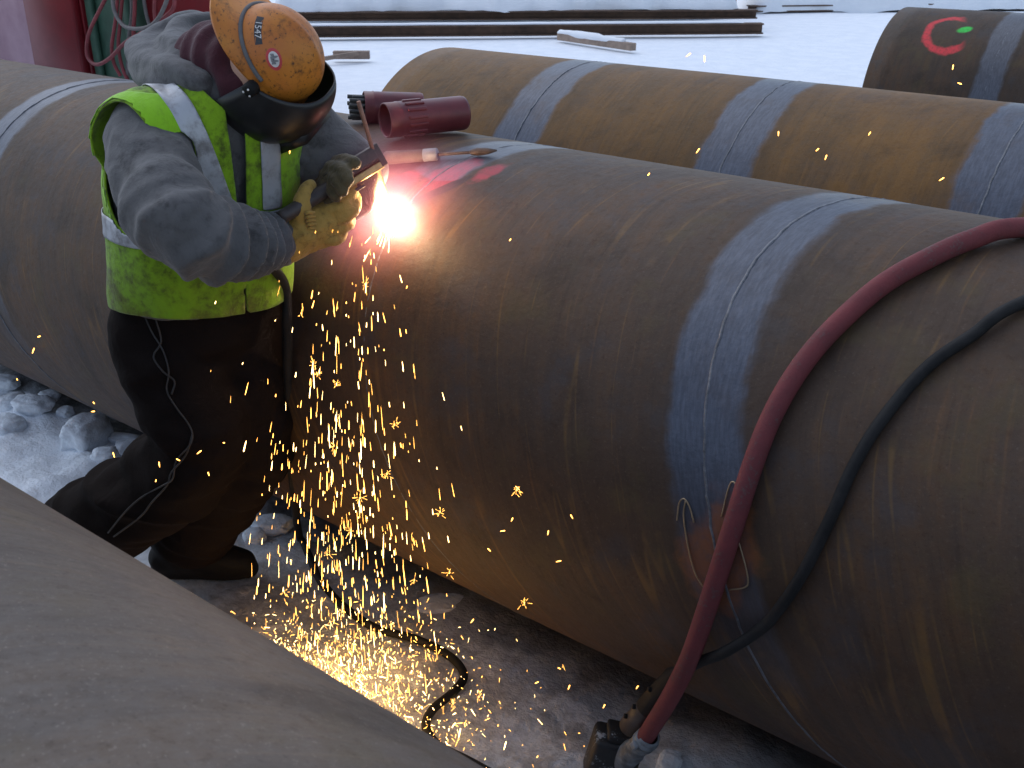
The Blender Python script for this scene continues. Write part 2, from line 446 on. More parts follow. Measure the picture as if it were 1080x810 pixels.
far_ = make_pipe('steel_pipe', Y_FAR, -2.316, 9, [-1.62], m_far, 'dark rusty pipe with red and green paint marks near its end', tilt=False)
front = make_pipe('steel_pipe', Y_FRONT, -2.85, 3, [], m_front, 'plain smooth grey pipe without bands, across the trodden lane from the worker')

# ------------------------------------------------------------------ the arc and its light
def pipe_pt(x_, deg, off=0.0, y0=Y_MAIN):
    a = math.radians(deg); return np.array([x_, y0-(R+off)*math.cos(a), AXZ+(R+off)*math.sin(a)])
ARC = pipe_pt(ARC_X, 53, .012)
marc, b = new_mat('arc_white'); put(b, 'Emission Color', (1.0, .86, .66)); b.inputs['Emission Strength'].default_value = 60; marc.cycles.emission_sampling = 'NONE'
bm = bmesh.new(); bmesh.ops.create_icosphere(bm, subdivisions=3, radius=.034)
for v in bm.verts: v.co *= 1+.12*math.sin(v.co.x*190)*math.cos(v.co.z*160)
me = bpy.data.meshes.new('welding_arc'); bm.to_mesh(me); bm.free(); me.materials.append(marc); me.polygons.foreach_set('use_smooth', [True]*len(me.polygons))
ao = bpy.data.objects.new('welding_arc', me); COL.objects.link(ao); ao.location = ARC
tag(ao, 'dazzling white welding arc at the electrode tip on the pipe joint', 'arc')
ld = bpy.data.lights.new('arc_light', 'POINT'); lo = bpy.data.objects.new('arc_light', ld); COL.objects.link(lo)
ld.energy = 4.2; ld.color = (1.0, .60, .24); ld.shadow_soft_size = .02
lo.location = pipe_pt(ARC_X, 53, .085)
# pink halo of the arc, put in as a self-glowing fume volume
mf = bpy.data.materials.new('arc_halo'); mf.use_nodes = True; S.nt = mf.node_tree; S.nt.nodes.clear()
o, x, y, z = coords('Object')
r_ = S._m('SQRT', x*x+y*y+z*z)
f_ = (1-(r_/.30)).max(0.0)
vol = S.nt.nodes.new('ShaderNodeVolumePrincipled'); vol.inputs['Color'].default_value = (.95, .42, .55, 1); vol.inputs['Anisotropy'].default_value = .1
put(vol, 'Density', f_.pow(3.0)*3.0)
put(vol, 'Emission Strength', f_.pow(4.2)*8.5); vol.inputs['Emission Color'].default_value = (1.0, .22, .36, 1)
out = S.nt.nodes.new('ShaderNodeOutputMaterial'); S.nt.links.new(vol.outputs[0], out.inputs['Volume'])
bm = bmesh.new(); bmesh.ops.create_icosphere(bm, subdivisions=3, radius=.30)
me = bpy.data.meshes.new('arc_halo'); bm.to_mesh(me); bm.free(); me.materials.append(mf)
fo = bpy.data.objects.new('arc_halo', me); COL.objects.link(fo); fo.location = ARC; tag(fo, 'pink arc halo, added as smoke round the welding arc', 'glow', kind='stuff')

# ------------------------------------------------------------------ the welder
person = empty('person', (-2.2, 1.40, 0))
tag(person, 'welder in lime safety vest, grey hoodie and black hood bending over the pipe', 'person')
THETA = math.radians(-14)
FWD = np.array([math.cos(THETA), math.sin(THETA), 0]); LFT = np.array([-math.sin(THETA), math.cos(THETA), 0])
def pchild(name, V, F_, mat, parent=None):
    o_ = mesh_obj(name, V, F_, mat); o_.parent = parent or person
    if (parent or person) is person: o_.matrix_parent_inverse = person.matrix_world.inverted()
    return o_
# cloth materials
def cloth(name, c, dirt=(.05, .045, .04), dirt_amt=.4, weave=420, rough=.9, sc_=9, bs=.3, low=None):
    m_, b_ = new_mat(name); o, x, y, z = coords()
    n1 = noise(o, sc_, 6, .68, .4); n2 = noise(o, weave, 2, .5); n3 = noise(o, sc_*4.5, 5, .7)
    dm = (n1*.65+n3*.45).step(.66-dirt_amt*.25, .86-dirt_amt*.25)
    col = mix(n3.step(.25, .75)*.5, c, tuple(v*.72 for v in c)); col = mix(dm*.8, col, dirt)
    if low: col = mix(z.step(low[0], low[1])*n1.step(.35, .65)*.75, col, low[2])
    put(b_, 'Base Color', col); put(b_, 'Roughness', rough); b_.inputs['Specular IOR Level'].default_value = .25
    b_.inputs['Sheen Weight'].default_value = .15
    cr_ = (noise(o, sc_*1.6, 4, .6, 1.2)-.5).abs(); bump(b_, n2*.25+n3*.6+cr_*2.2, bs*1.4, .006); return m_
m_hood = cloth('grey_fleece', (.108, .104, .106), (.026, .024, .025), .5)
m_vest = cloth('lime_mesh', (.225, .41, .012), (.045, .042, .012), .66, weave=600, rough=.8, sc_=11, low=(1.16, .93, (.14, .13, .02)))
m_trous = cloth('black_canvas', (.0145, .0105, .0092), (.008, .0065, .006), .3, sc_=6)
for n_ in m_trous.node_tree.nodes:
    if n_.type == 'BSDF_PRINCIPLED': n_.inputs['Specular IOR Level'].default_value = .06; n_.inputs['Sheen Weight'].default_value = 0
m_glove = cloth('yellow_leather', (.46, .28, .065), (.085, .05, .02), .42, weave=260, rough=.7, sc_=16)
m_dglove = cloth('dirty_leather', (.115, .085, .04), (.03, .025, .018), .5, weave=260, rough=.75, sc_=16)
m_maroon = cloth('maroon_cotton', (.062, .016, .024), (.03, .012, .016), .3)
m_boot = simple('black_rubber', (.010, .0095, .0095), .65, 0, .3, 50, .3, spec=.2)
m_skin = simple('skin', (.45, .26, .19), .6, 0, .1, 30, .1)

# torso: rings of (spine x, y, z, half width, half depth)
TR = np.array([[-2.045, 1.400, .86, .172, .138], [-2.035, 1.400, .95, .178, .142], [-2.020, 1.400, 1.06, .184, .146], [-2.000, 1.405, 1.17, .190, .148], [-1.985, 1.412, 1.28, .196, .150],
               [-1.960, 1.42, 1.36, .184, .136], [-1.94, 1.425, 1.425, .150, .118], [-1.915, 1.43, 1.475, .100, .094], [-1.89, 1.435, 1.515, .070, .074]])
NU, NV = 112, 96
def torso_grid(grow=0.0, ripple=0.0, seed=0.0, v0=0.0, v1=1.0):
    Sg = spline(TR, 200); idx = np.linspace(v0*199, v1*199, NV); Sg = np.array([Sg[int(i)]*(1-(i-int(i)))+Sg[min(199, int(i)+1)]*(i-int(i)) for i in idx])
    V = []
    for cx_, cy_, cz_, a_, d_ in Sg:
        for k in range(NU):
            u = 2*math.pi*k/NU; cu, su = math.cos(u), math.sin(u); e = 2/2.4
            f = math.copysign(abs(cu)**e, cu)*(d_+grow); l = math.copysign(abs(su)**e, su)*(a_+grow)
            V.append(np.array([cx_, cy_, cz_])+FWD*f+LFT*l)
    V = np.array(V)
    F_ = [(i*NU+k, i*NU+(k+1) % NU, (i+1)*NU+(k+1) % NU, (i+1)*NU+k) for i in range(NV-1) for k in range(NU)]
    U = np.tile(np.arange(NU)*2*math.pi/NU, NV); Vv = np.repeat(np.linspace(v0, v1, NV), NU)
    if ripple:
        N = normals(V, F_); lowp = np.clip((1.25-V[:, 2])/.45, 0, 1)
        fold = np.sin(U*5+2.5*fbm(V*3.3+seed, 3)+V[:, 2]*4)*lowp*.9+1.1*fbm(V*[7, 7, 4]+seed, 4)+.5*fbm(V*[16, 16, 10]+seed, 3)
        V = V+N*(ripple*fold)[:, None]
    return V, F_, U, Vv
def capped(V, F_):
    return list(V), list(F_)+[tuple(range(NU-1, -1, -1)), tuple(len(V)-NU+k for k in range(NU))]

# hoodie: trunk + two sleeves grown into one surface
SH_R = np.array([-1.925, 1.42, 1.375])-LFT*.155; EL_R = at_y(196, 243, 1.145); WR_R = at_y(284, 254, 1.43)
SH_L = np.array([-1.965, 1.42, 1.375])+LFT*.165; EL_L = np.array([-1.80, 1.70, 1.225]); WR_L = at_y(322, 168, 1.60)
UA = (SH_R+EL_R)/2+np.array([-.02, -.01, 0.0]); FA = (EL_R+WR_R)/2+np.array([.03, -.012, -.008])
mb = MB(); mb.add(*capped(*torso_grid(0, 0, 0, .16, 1.0)[:2]))
mb.add(*tube([SH_R+[-.03, .06, .01], SH_R, UA, EL_R, FA, WR_R], [.08, .090, .090, .085, .075, .056], 20, round_caps=True))
mb.add(*tube([SH_L+[-.02, -.06, .01], SH_L, (SH_L+EL_L)/2+[-.02, .02, 0], EL_L, (EL_L+WR_L)/2, WR_L], [.085, .095, .09, .085, .07, .055], 20, round_caps=True))
V, F_ = remesh(mb.V, mb.F, .0075, 8)
N = normals(V, F_)
# sleeve folds: rings of cloth pushed up between elbow and cuff and in the crook of the arm
path = spline([SH_R, UA, EL_R, FA, WR_R], 120)
def near_path(V, path):
    best = np.full(len(V), 9.0); t = np.zeros(len(V))
    for i, p in enumerate(path):
        d = np.linalg.norm(V-p, axis=1); k = d < best; best[k] = d[k]; t[k] = i/(len(path)-1)
    return best, t
dist, tt = near_path(V, path)
arm = np.clip((.145-dist)/.03, 0, 1)*np.clip((tt-.02)/.1, 0, 1)
side = N @ np.array([.55, -.5, .55])
wr = fbm(V*[5, 5, 5]+2, 3)
seglen = np.concatenate([[0], np.cumsum(np.linalg.norm(np.diff(path, axis=0), axis=1))]); al = np.interp(tt, np.linspace(0, 1, len(path)), seglen); LA = seglen[-1]
ph = al*122+4.6*wr+2.0*side+1.6*(N@np.array([.2, .3, -.9]))
fold = ((.5+.5*np.cos(ph))**2.6*2.1-.72)*np.clip((al-LA*.36)/.20, 0, 1)*np.clip((LA-al+.02)/.05, .25, 1)*(.6+.6*np.clip(.5+1.2*fbm(V*6+31, 2), 0, 1))
fold2 = np.sin(al*48+4*fbm(V*4+9, 3)+3.0*side)*np.clip(1-np.abs(al-LA*.34)/.14, 0, 1)*.55
disp = arm*(.0165*fold*(.6+.4*np.clip(side+.5, 0, 1))+.016*fold2)+.011*fbm(V*6+4, 4)-.010*np.abs(fbm(V*[8, 8, 11]+51, 3))*(.4+.6*arm)-.005*np.abs(fbm(V*19+61, 2))+.004
E_ = np.array([(f[i], f[(i+1) % len(f)]) for f in F_ for i in range(len(f))])
for _ in range(3):
    acc = np.zeros(len(V)); cn_ = np.zeros(len(V)); np.add.at(acc, E_[:, 0], disp[E_[:, 1]]); np.add.at(cn_, E_[:, 0], 1); disp = .5*disp+.5*acc/np.maximum(cn_, 1)
disp = disp+.0022*fbm(V*26+70, 3)-.004*np.abs(fbm(V*[13, 13, 17]+80, 2))
V = V+N*disp[:, None]
cuffd = np.abs(tt-.965); hoodie = pchild('hoodie', V, F_, m_hood)
HB = BVHTree.FromPolygons([tuple(v) for v in V], F_)

for nm, p_, q_, n_ in (('cuff', WR_R, FA, 13), ('cuff', WR_L, EL_L, 11)):
    ax_ = (p_-q_)/np.linalg.norm(p_-q_); Mc = frame(p_+ax_*.035, ax_); V, F_ = [], []
    for i_, (h_, r_) in enumerate(((-.045, .050), (-.03, .060), (-.012, .0615), (.004, .060), (.012, .0555), (.006, .050), (-.03, .047))):
        for k in range(52):
            a_ = 2*math.pi*k/52; rr_ = r_*(1+.045*math.sin(a_*n_)*(i_ in (1, 2, 3))+.05*math.sin(a_*2+1)+.03*math.sin(a_*3)); V.append(Mc @ Vector((rr_*math.cos(a_), rr_*math.sin(a_), h_+.006*math.sin(a_*3+.5))))
    F_ = [(i_*52+k, i_*52+(k+1) % 52, (i_+1)*52+(k+1) % 52, (i_+1)*52+k) for i_ in range(6) for k in range(52)]
    pchild(nm, V, F_, m_hood)
# hood lying bunched round the neck
Vh, Fh = [], []
hp = [at_y(218, 100, 1.35), at_y(208, 88, 1.34), at_y(184, 82, 1.34), at_y(160, 72, 1.38), at_y(155, 56, 1.46), at_y(176, 40, 1.54), at_y(206, 30, 1.60), at_y(240, 28, 1.63)]
mh = MB(); mh.add(*tube(hp, [.020, .030, .038, .042, .044, .044, .040, .026], 18, round_caps=True))
hp2 = [at_y(212, 82, 1.38), at_y(196, 62, 1.40), at_y(186, 52, 1.45), at_y(194, 38, 1.53), at_y(220, 28, 1.60)]
mh.add(*tube(hp2, [.022, .036, .042, .042, .032], 18, round_caps=True))
mh.add(*tube([at_y(192, 96, 1.40), at_y(192, 60, 1.46)], [.07, .055], 18, round_caps=True))
V, F_ = remesh(mh.V, mh.F, .007, 7); N = normals(V, F_)
V = V+N*(.009*fbm(V*[9, 9, 13]+7, 4)+.004*np.sin(V[:, 2]*95+6*fbm(V*6, 3)))[:, None]
pchild('hood', V, F_, m_hood)
# neck warmer
mn = MB(); mn.add(*tube([at_y(205, 76, 1.44), at_y(224, 64, 1.43), at_y(246, 64, 1.43), at_y(268, 78, 1.45)], [.064, .074, .078, .066], 20, round_caps=True))
mn.add(*tube([at_y(222, 80, 1.41), at_y(250, 104, 1.41)], [.048, .046], 16, round_caps=True))
mn.add(*tube([at_y(240, 70, 1.42), at_y(252, 86, 1.405)], [.05, .047], 16, round_caps=True))
V, F_ = remesh(mn.V, mn.F, .008, 8); N = normals(V, F_)
V = V+N*(.009*fbm(V*[10, 10, 10]+3, 4)+.004*np.sin(V[:, 0]*110+4*fbm(V*6, 2)))[:, None]
pchild('neck_warmer', V, F_, m_maroon)

# safety vest: shell over the trunk with arm holes, neck opening and an open front
mv = MB(); mv.add(*capped(*torso_grid(.006, 0)[:2]))
for sh, sg in ((SH_R, -1), (SH_L, 1)): mv.add(*tube([sh-LFT*sg*.06, sh+LFT*sg*.0, sh+LFT*sg*.030+np.array([0, 0, -.02])], [.085, .092, .088], 20, round_caps=True))
V0, F0 = remesh(mv.V, mv.F, .0095, 10)
N0 = normals(V0, F0)
d0_ = V0-np.array([-2.03, 1.405, 1.1]); U0 = np.arctan2(d0_@LFT, d0_@FWD)
lowp = np.clip((1.22-V0[:, 2])/.3, 0, 1)
V0 = V0+N0*(.013+.010*lowp+lowp*.006*np.sin(U0*6+3*fbm(V0*3.3+3, 3)+V0[:, 2]*5)+.008*fbm(V0*[7, 7, 4]+5, 4)+.0035*fbm(V0*[19, 19, 12]+2, 3))[:, None]
armR = SH_R+np.array([0, 0, -.052])+FWD*.020; armL = SH_L+np.array([0, 0, -.065])
def hole(V, c, sgn):
    d = (V-c);  q = np.sqrt((d@FWD/.098)**2+(d[:, 2]/.140)**2)
    return np.maximum(q-1, (-.05-(d@LFT)*sgn)*9)
def neck(V): 
    c = np.array([-1.885, 1.435, 1.52]); d = V-c
    return np.sqrt((d@FWD/.16)**2+(d@LFT/.105)**2+(d[:, 2]/.12)**2)-1
def opening(V):
    # the front hangs open a hand's breadth
    d = V-np.array([-2.0, 1.41, 1.2]); l = d@LFT; f = d@FWD
    return np.where(f > 0, np.abs(l-.012)-(.003+.016*np.clip((V[:, 2]-1.05)/.35, 0, 1)), 1)
s_ = np.minimum.reduce([hole(V0, armR, -1), hole(V0, armL, 1), neck(V0), opening(V0)*8, (V0[:, 2]-.985+.012*np.sin(U0*2+.6))*8])
Vv_, Fv_ = clip(V0, F0, s_)
vest = pchild('vest', Vv_, Fv_, m_vest)
sm = vest.modifiers.new('s', 'SOLIDIFY'); sm.thickness = .004; sm.offset = 1
# piping and silver strips laid on the vest
m_silver, b = new_mat('reflective_silver'); o, x, y, z = coords(); n1 = noise(o, 18, 5, .7); n2 = noise(o, 500, 2)
put(b, 'Base Color', mix((n1).step(.42, .7), (.42, .43, .46), (.17, .16, .16))); put(b, 'Roughness', .42); put(b, 'Metallic', .35); bump(b, n2+n1, .2, .003)
N0 = normals(V0, F0)
def strip(name, field, off=.0065, mat=None):
    s2 = np.minimum(s_, field)
    V1, F1 = clip(V0+N0*off, F0, s2); o_ = pchild(name, V1, F1, mat or m_silver)
    q = o_.modifiers.new('s', 'SOLIDIFY'); q.thickness = .0015; q.offset = 1
    return o_
lat = (V0-np.array([-2.0, 1.41, 1.2]))@LFT; fro = (V0-np.array([-2.0, 1.41, 1.2]))@FWD
zz = V0[:, 2]
strip('reflective_strip', .026-np.abs(zz-1.185)).name = 'reflective_strip'
strip('reflective_strip', np.minimum(np.minimum(.024-np.abs(lat+.034+.26*np.maximum(zz-1.25, -.1)), zz-1.215), fro+.02))
strip('reflective_strip', np.minimum(np.minimum(.024-np.abs(lat-.085), zz-1.215), fro-.03))
m_trim = cloth('lime_trim', (.26, .56, .015), (.06, .07, .02), .3, weave=700, rough=.7)
tr_ = .085-hole(V0, armR, -1)
strip('armhole_trim', np.where(tr_ > .085+1e-6, -1, tr_)*.1, .006, m_trim)

# gloves
def capsule(mb_, pts, rad, seg=12): mb_.add(*tube(pts, rad, seg, round_caps=True, sub=4))
def glove(pieces, vox, mat, name, amp=.0022):
    g = MB()
    for pts, rad in pieces: capsule(g, pts, [q*(.98 if q < .027 else 1.07) for q in rad])
    V, F_ = remesh(g.V, g.F, .0038, 2); N = normals(V, F_)
    V = V+N*(amp*fbm(V*38, 3)+amp*.8*fbm(V*90+4, 2))[:, None]
    return pchild(name, V, F_, mat)
A = lambda px, py, y_: at_y(px, py, y_+.11)
glove([([A(288, 254, 1.35), A(304, 250, 1.375), A(318, 244, 1.395)], [.058, .055, .046]),
       ([A(318, 243, 1.40), A(334, 236, 1.43), A(346, 232, 1.45)], [.044, .046, .040]),
       ([A(324, 250, 1.41), A(340, 246, 1.44)], [.036, .032]),
       ([A(316, 238, 1.385), A(318, 218, 1.38), A(322, 204, 1.40), A(327, 196, 1.42)], [.026, .022, .019, .016]),            # thumb
       ([A(345, 224, 1.44), A(360, 218, 1.46), A(370, 206, 1.50), A(371, 194, 1.53)], [.020, .0185, .017, .015]),          # index
       ([A(346, 234, 1.45), A(362, 229, 1.46), A(373, 219, 1.49), A(375, 208, 1.52)], [.0195, .0185, .017, .015]),
       ([A(345, 243, 1.44), A(358, 241, 1.455), A(367, 236, 1.48), A(369, 230, 1.50)], [.0185, .0175, .016, .0145]),
       ([A(340, 252, 1.43), A(351, 252, 1.44), A(359, 250, 1.46), A(362, 245, 1.48)], [.0175, .016, .015, .013])], .0046, m_glove, 'glove')
# wrinkled elastic at the back of the wrist
for i in range(9):
    f = i/8; a0 = A(322+4*f, 226+f*32, 1.372+.018*f); a1 = A(331+4*f, 224+f*33, 1.388+.02*f)
    bm_ = MB(); bm_.add(*tube([a0, (a0+a1)/2+np.array([.004, -.008, .004]), a1], [.003, .0045, .003], 6, round_caps=True)); bm_.build('glove_pleat', m_glove, person)
A = lambda px, py, y_: at_y(px, py, y_+.05)
glove([([A(310, 172, 1.58), A(326, 172, 1.585), A(338, 178, 1.58)], [.050, .050, .042]),
       ([A(336, 180, 1.575), A(350, 188, 1.57), A(358, 191, 1.565)], [.042, .040, .034]),
       ([A(350, 178, 1.545), A(362, 180, 1.525), A(366, 190, 1.51)], [.020, .018, .016]),
       ([A(346, 186, 1.54), A(357, 191, 1.51), A(361, 200, 1.50)], [.020, .018, .015]),
       ([A(342, 193, 1.54), A(350, 200, 1.51), A(354, 207, 1.50)], [.019, .0175, .015]),
       ([A(338, 199, 1.54), A(345, 207, 1.515), A(349, 212, 1.51)], [.018, .016, .014]),
       ([A(348, 176, 1.58), A(362, 170, 1.57), A(374, 172, 1.55)], [.020, .019, .016])], .0046, m_dglove, 'glove')

A = at_y
# trousers
HIP = np.array([-2.075, 1.40, .90])
hR, hL = HIP-LFT*.085, HIP+LFT*.085
kR = A(212, 468, 1.30); aR = np.array([-2.47, 1.21, .20]); kL = A(262, 470, 1.44); aL = A(205, 565, 1.44)
mt = MB(); mt.add(*tube([HIP+[.01, 0, .12], HIP, HIP-[0, 0, .08]], [.165, .172, .14], 24, round_caps=True))
mt.add(*tube([hR, (hR+kR)/2+FWD*.01, kR, (kR*.55+aR*.45), aR+[-.02, 0, .02]], [.125, .118, .108, .112, .118], 20, round_caps=True))
mt.add(*tube([hL, (hL+kL)/2+FWD*.015, kL, (kL+aL)/2, aL+[0, 0, .01]], [.125, .112, .10, .10, .098], 20, round_caps=True))
V, F_ = remesh(mt.V, mt.F, .0115, 6); N = normals(V, F_)
kn = np.exp(-((V[:, 2]-.48)/.2)**2)
cr = 1-np.abs(fbm(V*[3.2, 3.2, 7.5]+2, 3))*2.6; cr2 = 1-np.abs(fbm(V*[7, 7, 12]+12, 2))*2.4
V = V+N*(.020*np.clip(cr, -.6, 1)*(.4+kn*.6)+.010*np.clip(cr2, -.5, 1)*(.5+.5*kn)+.010*fbm(V*4, 3))[:, None]
pchild('trousers', V, F_, m_trous); TB = BVHTree.FromPolygons([tuple(v) for v in V], F_)
# boots
def boot(ankle, yaw, pitch, gz_=0.0):
    f = np.array([math.cos(yaw)*math.cos(pitch), math.sin(yaw)*math.cos(pitch), math.sin(pitch)]); l = np.array([-math.sin(yaw), math.cos(yaw), 0]); u = np.cross(f, l)
    P_ = lambda a_, b_, c_: ankle+f*a_+l*b_+u*c_
    bb = MB()
    bb.add(*tube([P_(-.02, 0, .14), P_(-.02, 0, .02), P_(0, 0, -.03)], [.065, .062, .058], 16, round_caps=True))
    bb.add(*tube([P_(-.045, 0, -.035), P_(.05, 0, -.03), P_(.12, .005, -.045), P_(.18, .005, -.052)], [.052, .055, .053, .042], 16, round_caps=True))
    bb.add(*tube([P_(-.06, 0, -.075), P_(.05, 0, -.075), P_(.13, .005, -.075), P_(.195, .005, -.072)], [.036, .037, .042, .034], 16, round_caps=True))
    V, F_ = remesh(bb.V, bb.F, .008, 5)
    dn = (V-ankle)@u; low = dn < -.095; V = V-np.outer(np.where(low, dn+.095, 0), u)
    N = normals(V, F_); V = V+N*(.003*fbm(V*22, 3))[:, None]
    return pchild('boot', V, F_, m_boot)
boot(np.array([-2.385, 1.445, .100]), math.radians(36), 0)
boot(np.array([-2.50, 1.20, .17]), math.radians(20), math.radians(-38))
# loose lace down the trouser leg
def drape(pts, B, off):
    out_ = []
    for px, py in pts:
        d = ray(px, py); q = B.ray_cast(Vector(CAM), Vector(d))
        if q[0] is not None: out_.append(np.array(q[0])-d*off)
    return out_
m_lace = simple('grey_lace', (.045, .042, .040), .8, 0, .3, 90, .2)
for pts in ([(152, 332), (160, 350), (172, 370), (178, 392), (176, 412), (186, 430), (198, 446), (203, 458), (200, 470), (186, 486), (182, 505), (172, 512), (150, 524), (132, 540), (114, 562)],
            [(164, 336), (170, 360), (162, 376), (172, 392), (184, 402), (181, 416)], [(203, 458), (196, 480), (181, 498), (176, 512), (160, 530), (148, 545), (120, 566)]):
    q = drape(pts, TB, .007)
    if len(q) > 2: ml = MB(); ml.add(*tube(q, .0022, 6, sub=5)); ml.build('trouser_lace', m_lace, person)

# head gear, built in the head's own frame: x right ear, y face, z crown
hc = at_y(284, 66, 1.46)
def cam_dir(r, u, t): return Vector(tuple(RT*r+UP*u-FW*t))
hz = cam_dir(.80, .12, .58).normalized(); hy0 = cam_dir(.56, -.80, -.6); hy = (hy0-hz*hy0.dot(hz)).normalized(); hx = hy.cross(hz)
HM = Matrix(((hx.x, hy.x, hz.x, hc[0]), (hx.y, hy.y, hz.y, hc[1]), (hx.z, hy.z, hz.z, hc[2]), (0, 0, 0, 1))) @ Matrix.Scale(.90, 4)
def head(name, V, F_, mat, parent=None): return pchild(name, [HM @ Vector(tuple(map(float, v))) for v in V], F_, mat, parent)
m_hat, b = new_mat('orange_hard_hat'); o, x, y, z = coords(); n1 = noise(o, 26, 6, .7, .4); n2 = noise(o, 8, 4, .6); n3 = noise(o, 120, 4, .7)
c_ = mix(n2.step(.35, .7), (.56, .20, .022), (.46, .135, .02)); c_ = mix((n1*.75+n3*.35).step(.54, .74)*.8, c_, (.10, .035, .012)); c_ = mix(n3.step(.58, .68)*.75, c_, (.035, .018, .012))
put(b, 'Base Color', c_); put(b, 'Roughness', .42+n1*.2); bump(b, n1, .12, .003)
def dome(th, ph, off=0.0, z0=.035):
    """th from the crown, ph round from the right ear"""
    st_, ct = math.sin(th), math.cos(th); a_, b_, c__ = .094+off, .112+off, .104+off
    return (a_*st_*math.cos(ph), b_*st_*math.sin(ph)-.01, z0+c__*ct)
V, F_ = [], []; seg = 64; K = 22
for i in range(K+1):
    th = math.radians(2+92*i/K)
    for k in range(seg):
        ph = 2*math.pi*k/seg; p = list(dome(th, ph)); ridge = .004*math.exp(-((math.cos(ph)*math.sin(th))/.10)**2)*math.cos(th); p[2] += ridge; V.append(p)
for k in range(seg):                        # brim, longest at the back of the head
    ph = 2*math.pi*k/seg; bk = max(0, -math.sin(ph)); p = dome(math.radians(94), ph); q = .010+.062*bk**1.5
    V.append((p[0]*(1+q/.115), p[1]+math.sin(ph)*q, p[2]-.006-.012*bk))
for k in range(seg): v = V[(K+1)*seg+k]; V.append((v[0]*.985, v[1]*.985, v[2]-.006))
F_ = [(i*seg+k, i*seg+(k+1) % seg, (i+1)*seg+(k+1) % seg, (i+1)*seg+k) for i in range(K+2) for k in range(seg)]+[tuple(range(seg-1, -1, -1))]
hat = head('hard_hat', V, F_, m_hat)
q = hat.modifiers.new('s', 'SOLIDIFY'); q.thickness = .003; q.offset = -1
# strap of the hood round the hat
m_rub = simple('grey_rubber', (.11, .11, .115), .6, 0, .2, 60, .2)
ring = [dome(math.radians(86), math.radians(a), .0045) for a in range(-185, 10, 8)]
mr = MB(); mr.add(*tube(ring, .0055, 8, sub=3)); head('hood_band', mr.V, mr.F, m_rub, None)
# stickers follow the dome
def patch(name, u0, v0, pts, off, mat, rot=0.0):
    """flat outline pts (metres) laid on the dome round the point (theta, phi)"""
    V = []; ca, sa = math.cos(rot), math.sin(rot)
    for a_, b_ in pts:
        a2, b2 = a_*ca-b_*sa, a_*sa+b_*ca; V.append(dome(u0-b2/.118, v0+a2/(.12*math.sin(u0)), off))
    return V
def fan(name, u0, v0, pts, off, mat, rot=0.0):
    n = len(pts); rings = [[(a_*s__, b_*s__) for a_, b_ in pts] for s__ in (0.02, .5, 1)]
    V = sum([patch(name, u0, v0, r__, off, mat, rot) for r__ in rings], [])
    F_ = [(i*n+k, i*n+(k+1) % n, (i+1)*n+(k+1) % n, (i+1)*n+k) for i in range(2) for k in range(n)]+[tuple(range(n-1, -1, -1))]
    return head(name, V, F_, mat, hat)
def flat(name, c, rough=.5): return simple(name, c, rough, 0, .18, 60, .03)
m_sor, m_sbl, m_swh, m_srd, m_sgr = flat('sticker_orange', (.78, .10, .05)), flat('sticker_black', (.03, .03, .035)), flat('sticker_white', (.62, .60, .58)), flat('sticker_red', (.50, .05, .055)), flat('sticker_grey', (.20, .20, .21))
def rect(hw, hh, n=6):
    e = [(-hw+2*hw*i/n, -hh) for i in range(n)]+[(hw, -hh+2*hh*i/n) for i in range(n)]+[(hw-2*hw*i/n, hh) for i in range(n)]+[(-hw, hh-2*hh*i/n) for i in range(n)]; return e
def oval(hw, hh, n=28): return [(hw*math.cos(2*math.pi*i/n), hh*math.sin(2*math.pi*i/n)) for i in range(n)]
def text(s__, size):
    cu = bpy.data.curves.new('t', 'FONT'); cu.body = s__; cu.size = size; cu.align_x = 'CENTER'; cu.align_y = 'CENTER'; cu.resolution_u = 3
    o_ = bpy.data.objects.new('t', cu); COL.objects.link(o_); dg = bpy.context.evaluated_depsgraph_get(); dg.update()
    me_ = bpy.data.meshes.new_from_object(o_.evaluated_get(dg)); V = [(v.co.x, v.co.y) for v in me_.vertices]; F_ = [tuple(p.vertices) for p in me_.polygons]
    bpy.data.objects.remove(o_); bpy.data.meshes.remove(me_); return V, F_
T1 = (math.radians(63), math.radians(-50), math.radians(-8))
T2 = (math.radians(56), math.radians(-8), math.radians(-20))
fan('sticker', T1[0], T1[1], [(a_, b_) for a_, b_ in rect(.038, .020)] , .0030, m_sor, T1[2]); fan('sticker_stripe', T1[0], T1[1], rect(.0365, .0095), .0036, m_sbl, T1[2])
Vt, Ft = text('1547', .023); head('sticker_number', patch('n', T1[0], T1[1], Vt, .0044, None, T1[2]), Ft, m_swh, hat)
fan('sticker', T2[0], T2[1], oval(.028, .021), .0030, m_swh, T2[2]); fan('sticker_ring', T2[0], T2[1], oval(.0262, .0192), .0036, m_srd, T2[2]); fan('sticker_centre', T2[0], T2[1], oval(.0185, .0128), .0042, m_swh, T2[2])
for (a_, b_, hw, hh) in ((-.005, .003, .0012, .0055), (.004, .003, .0012, .005), (0, -.001, .008, .0011), (0, -.005, .005, .0012), (.008, -.002, .0012, .004), (-.009, -.002, .0012, .0035)):
    fan('sticker_mark', T2[0], T2[1], [((x_+a_)*1.25, (y_+b_)*1.25) for x_, y_ in rect(hw, hh, 2)], .0048, m_sgr, T2[2])

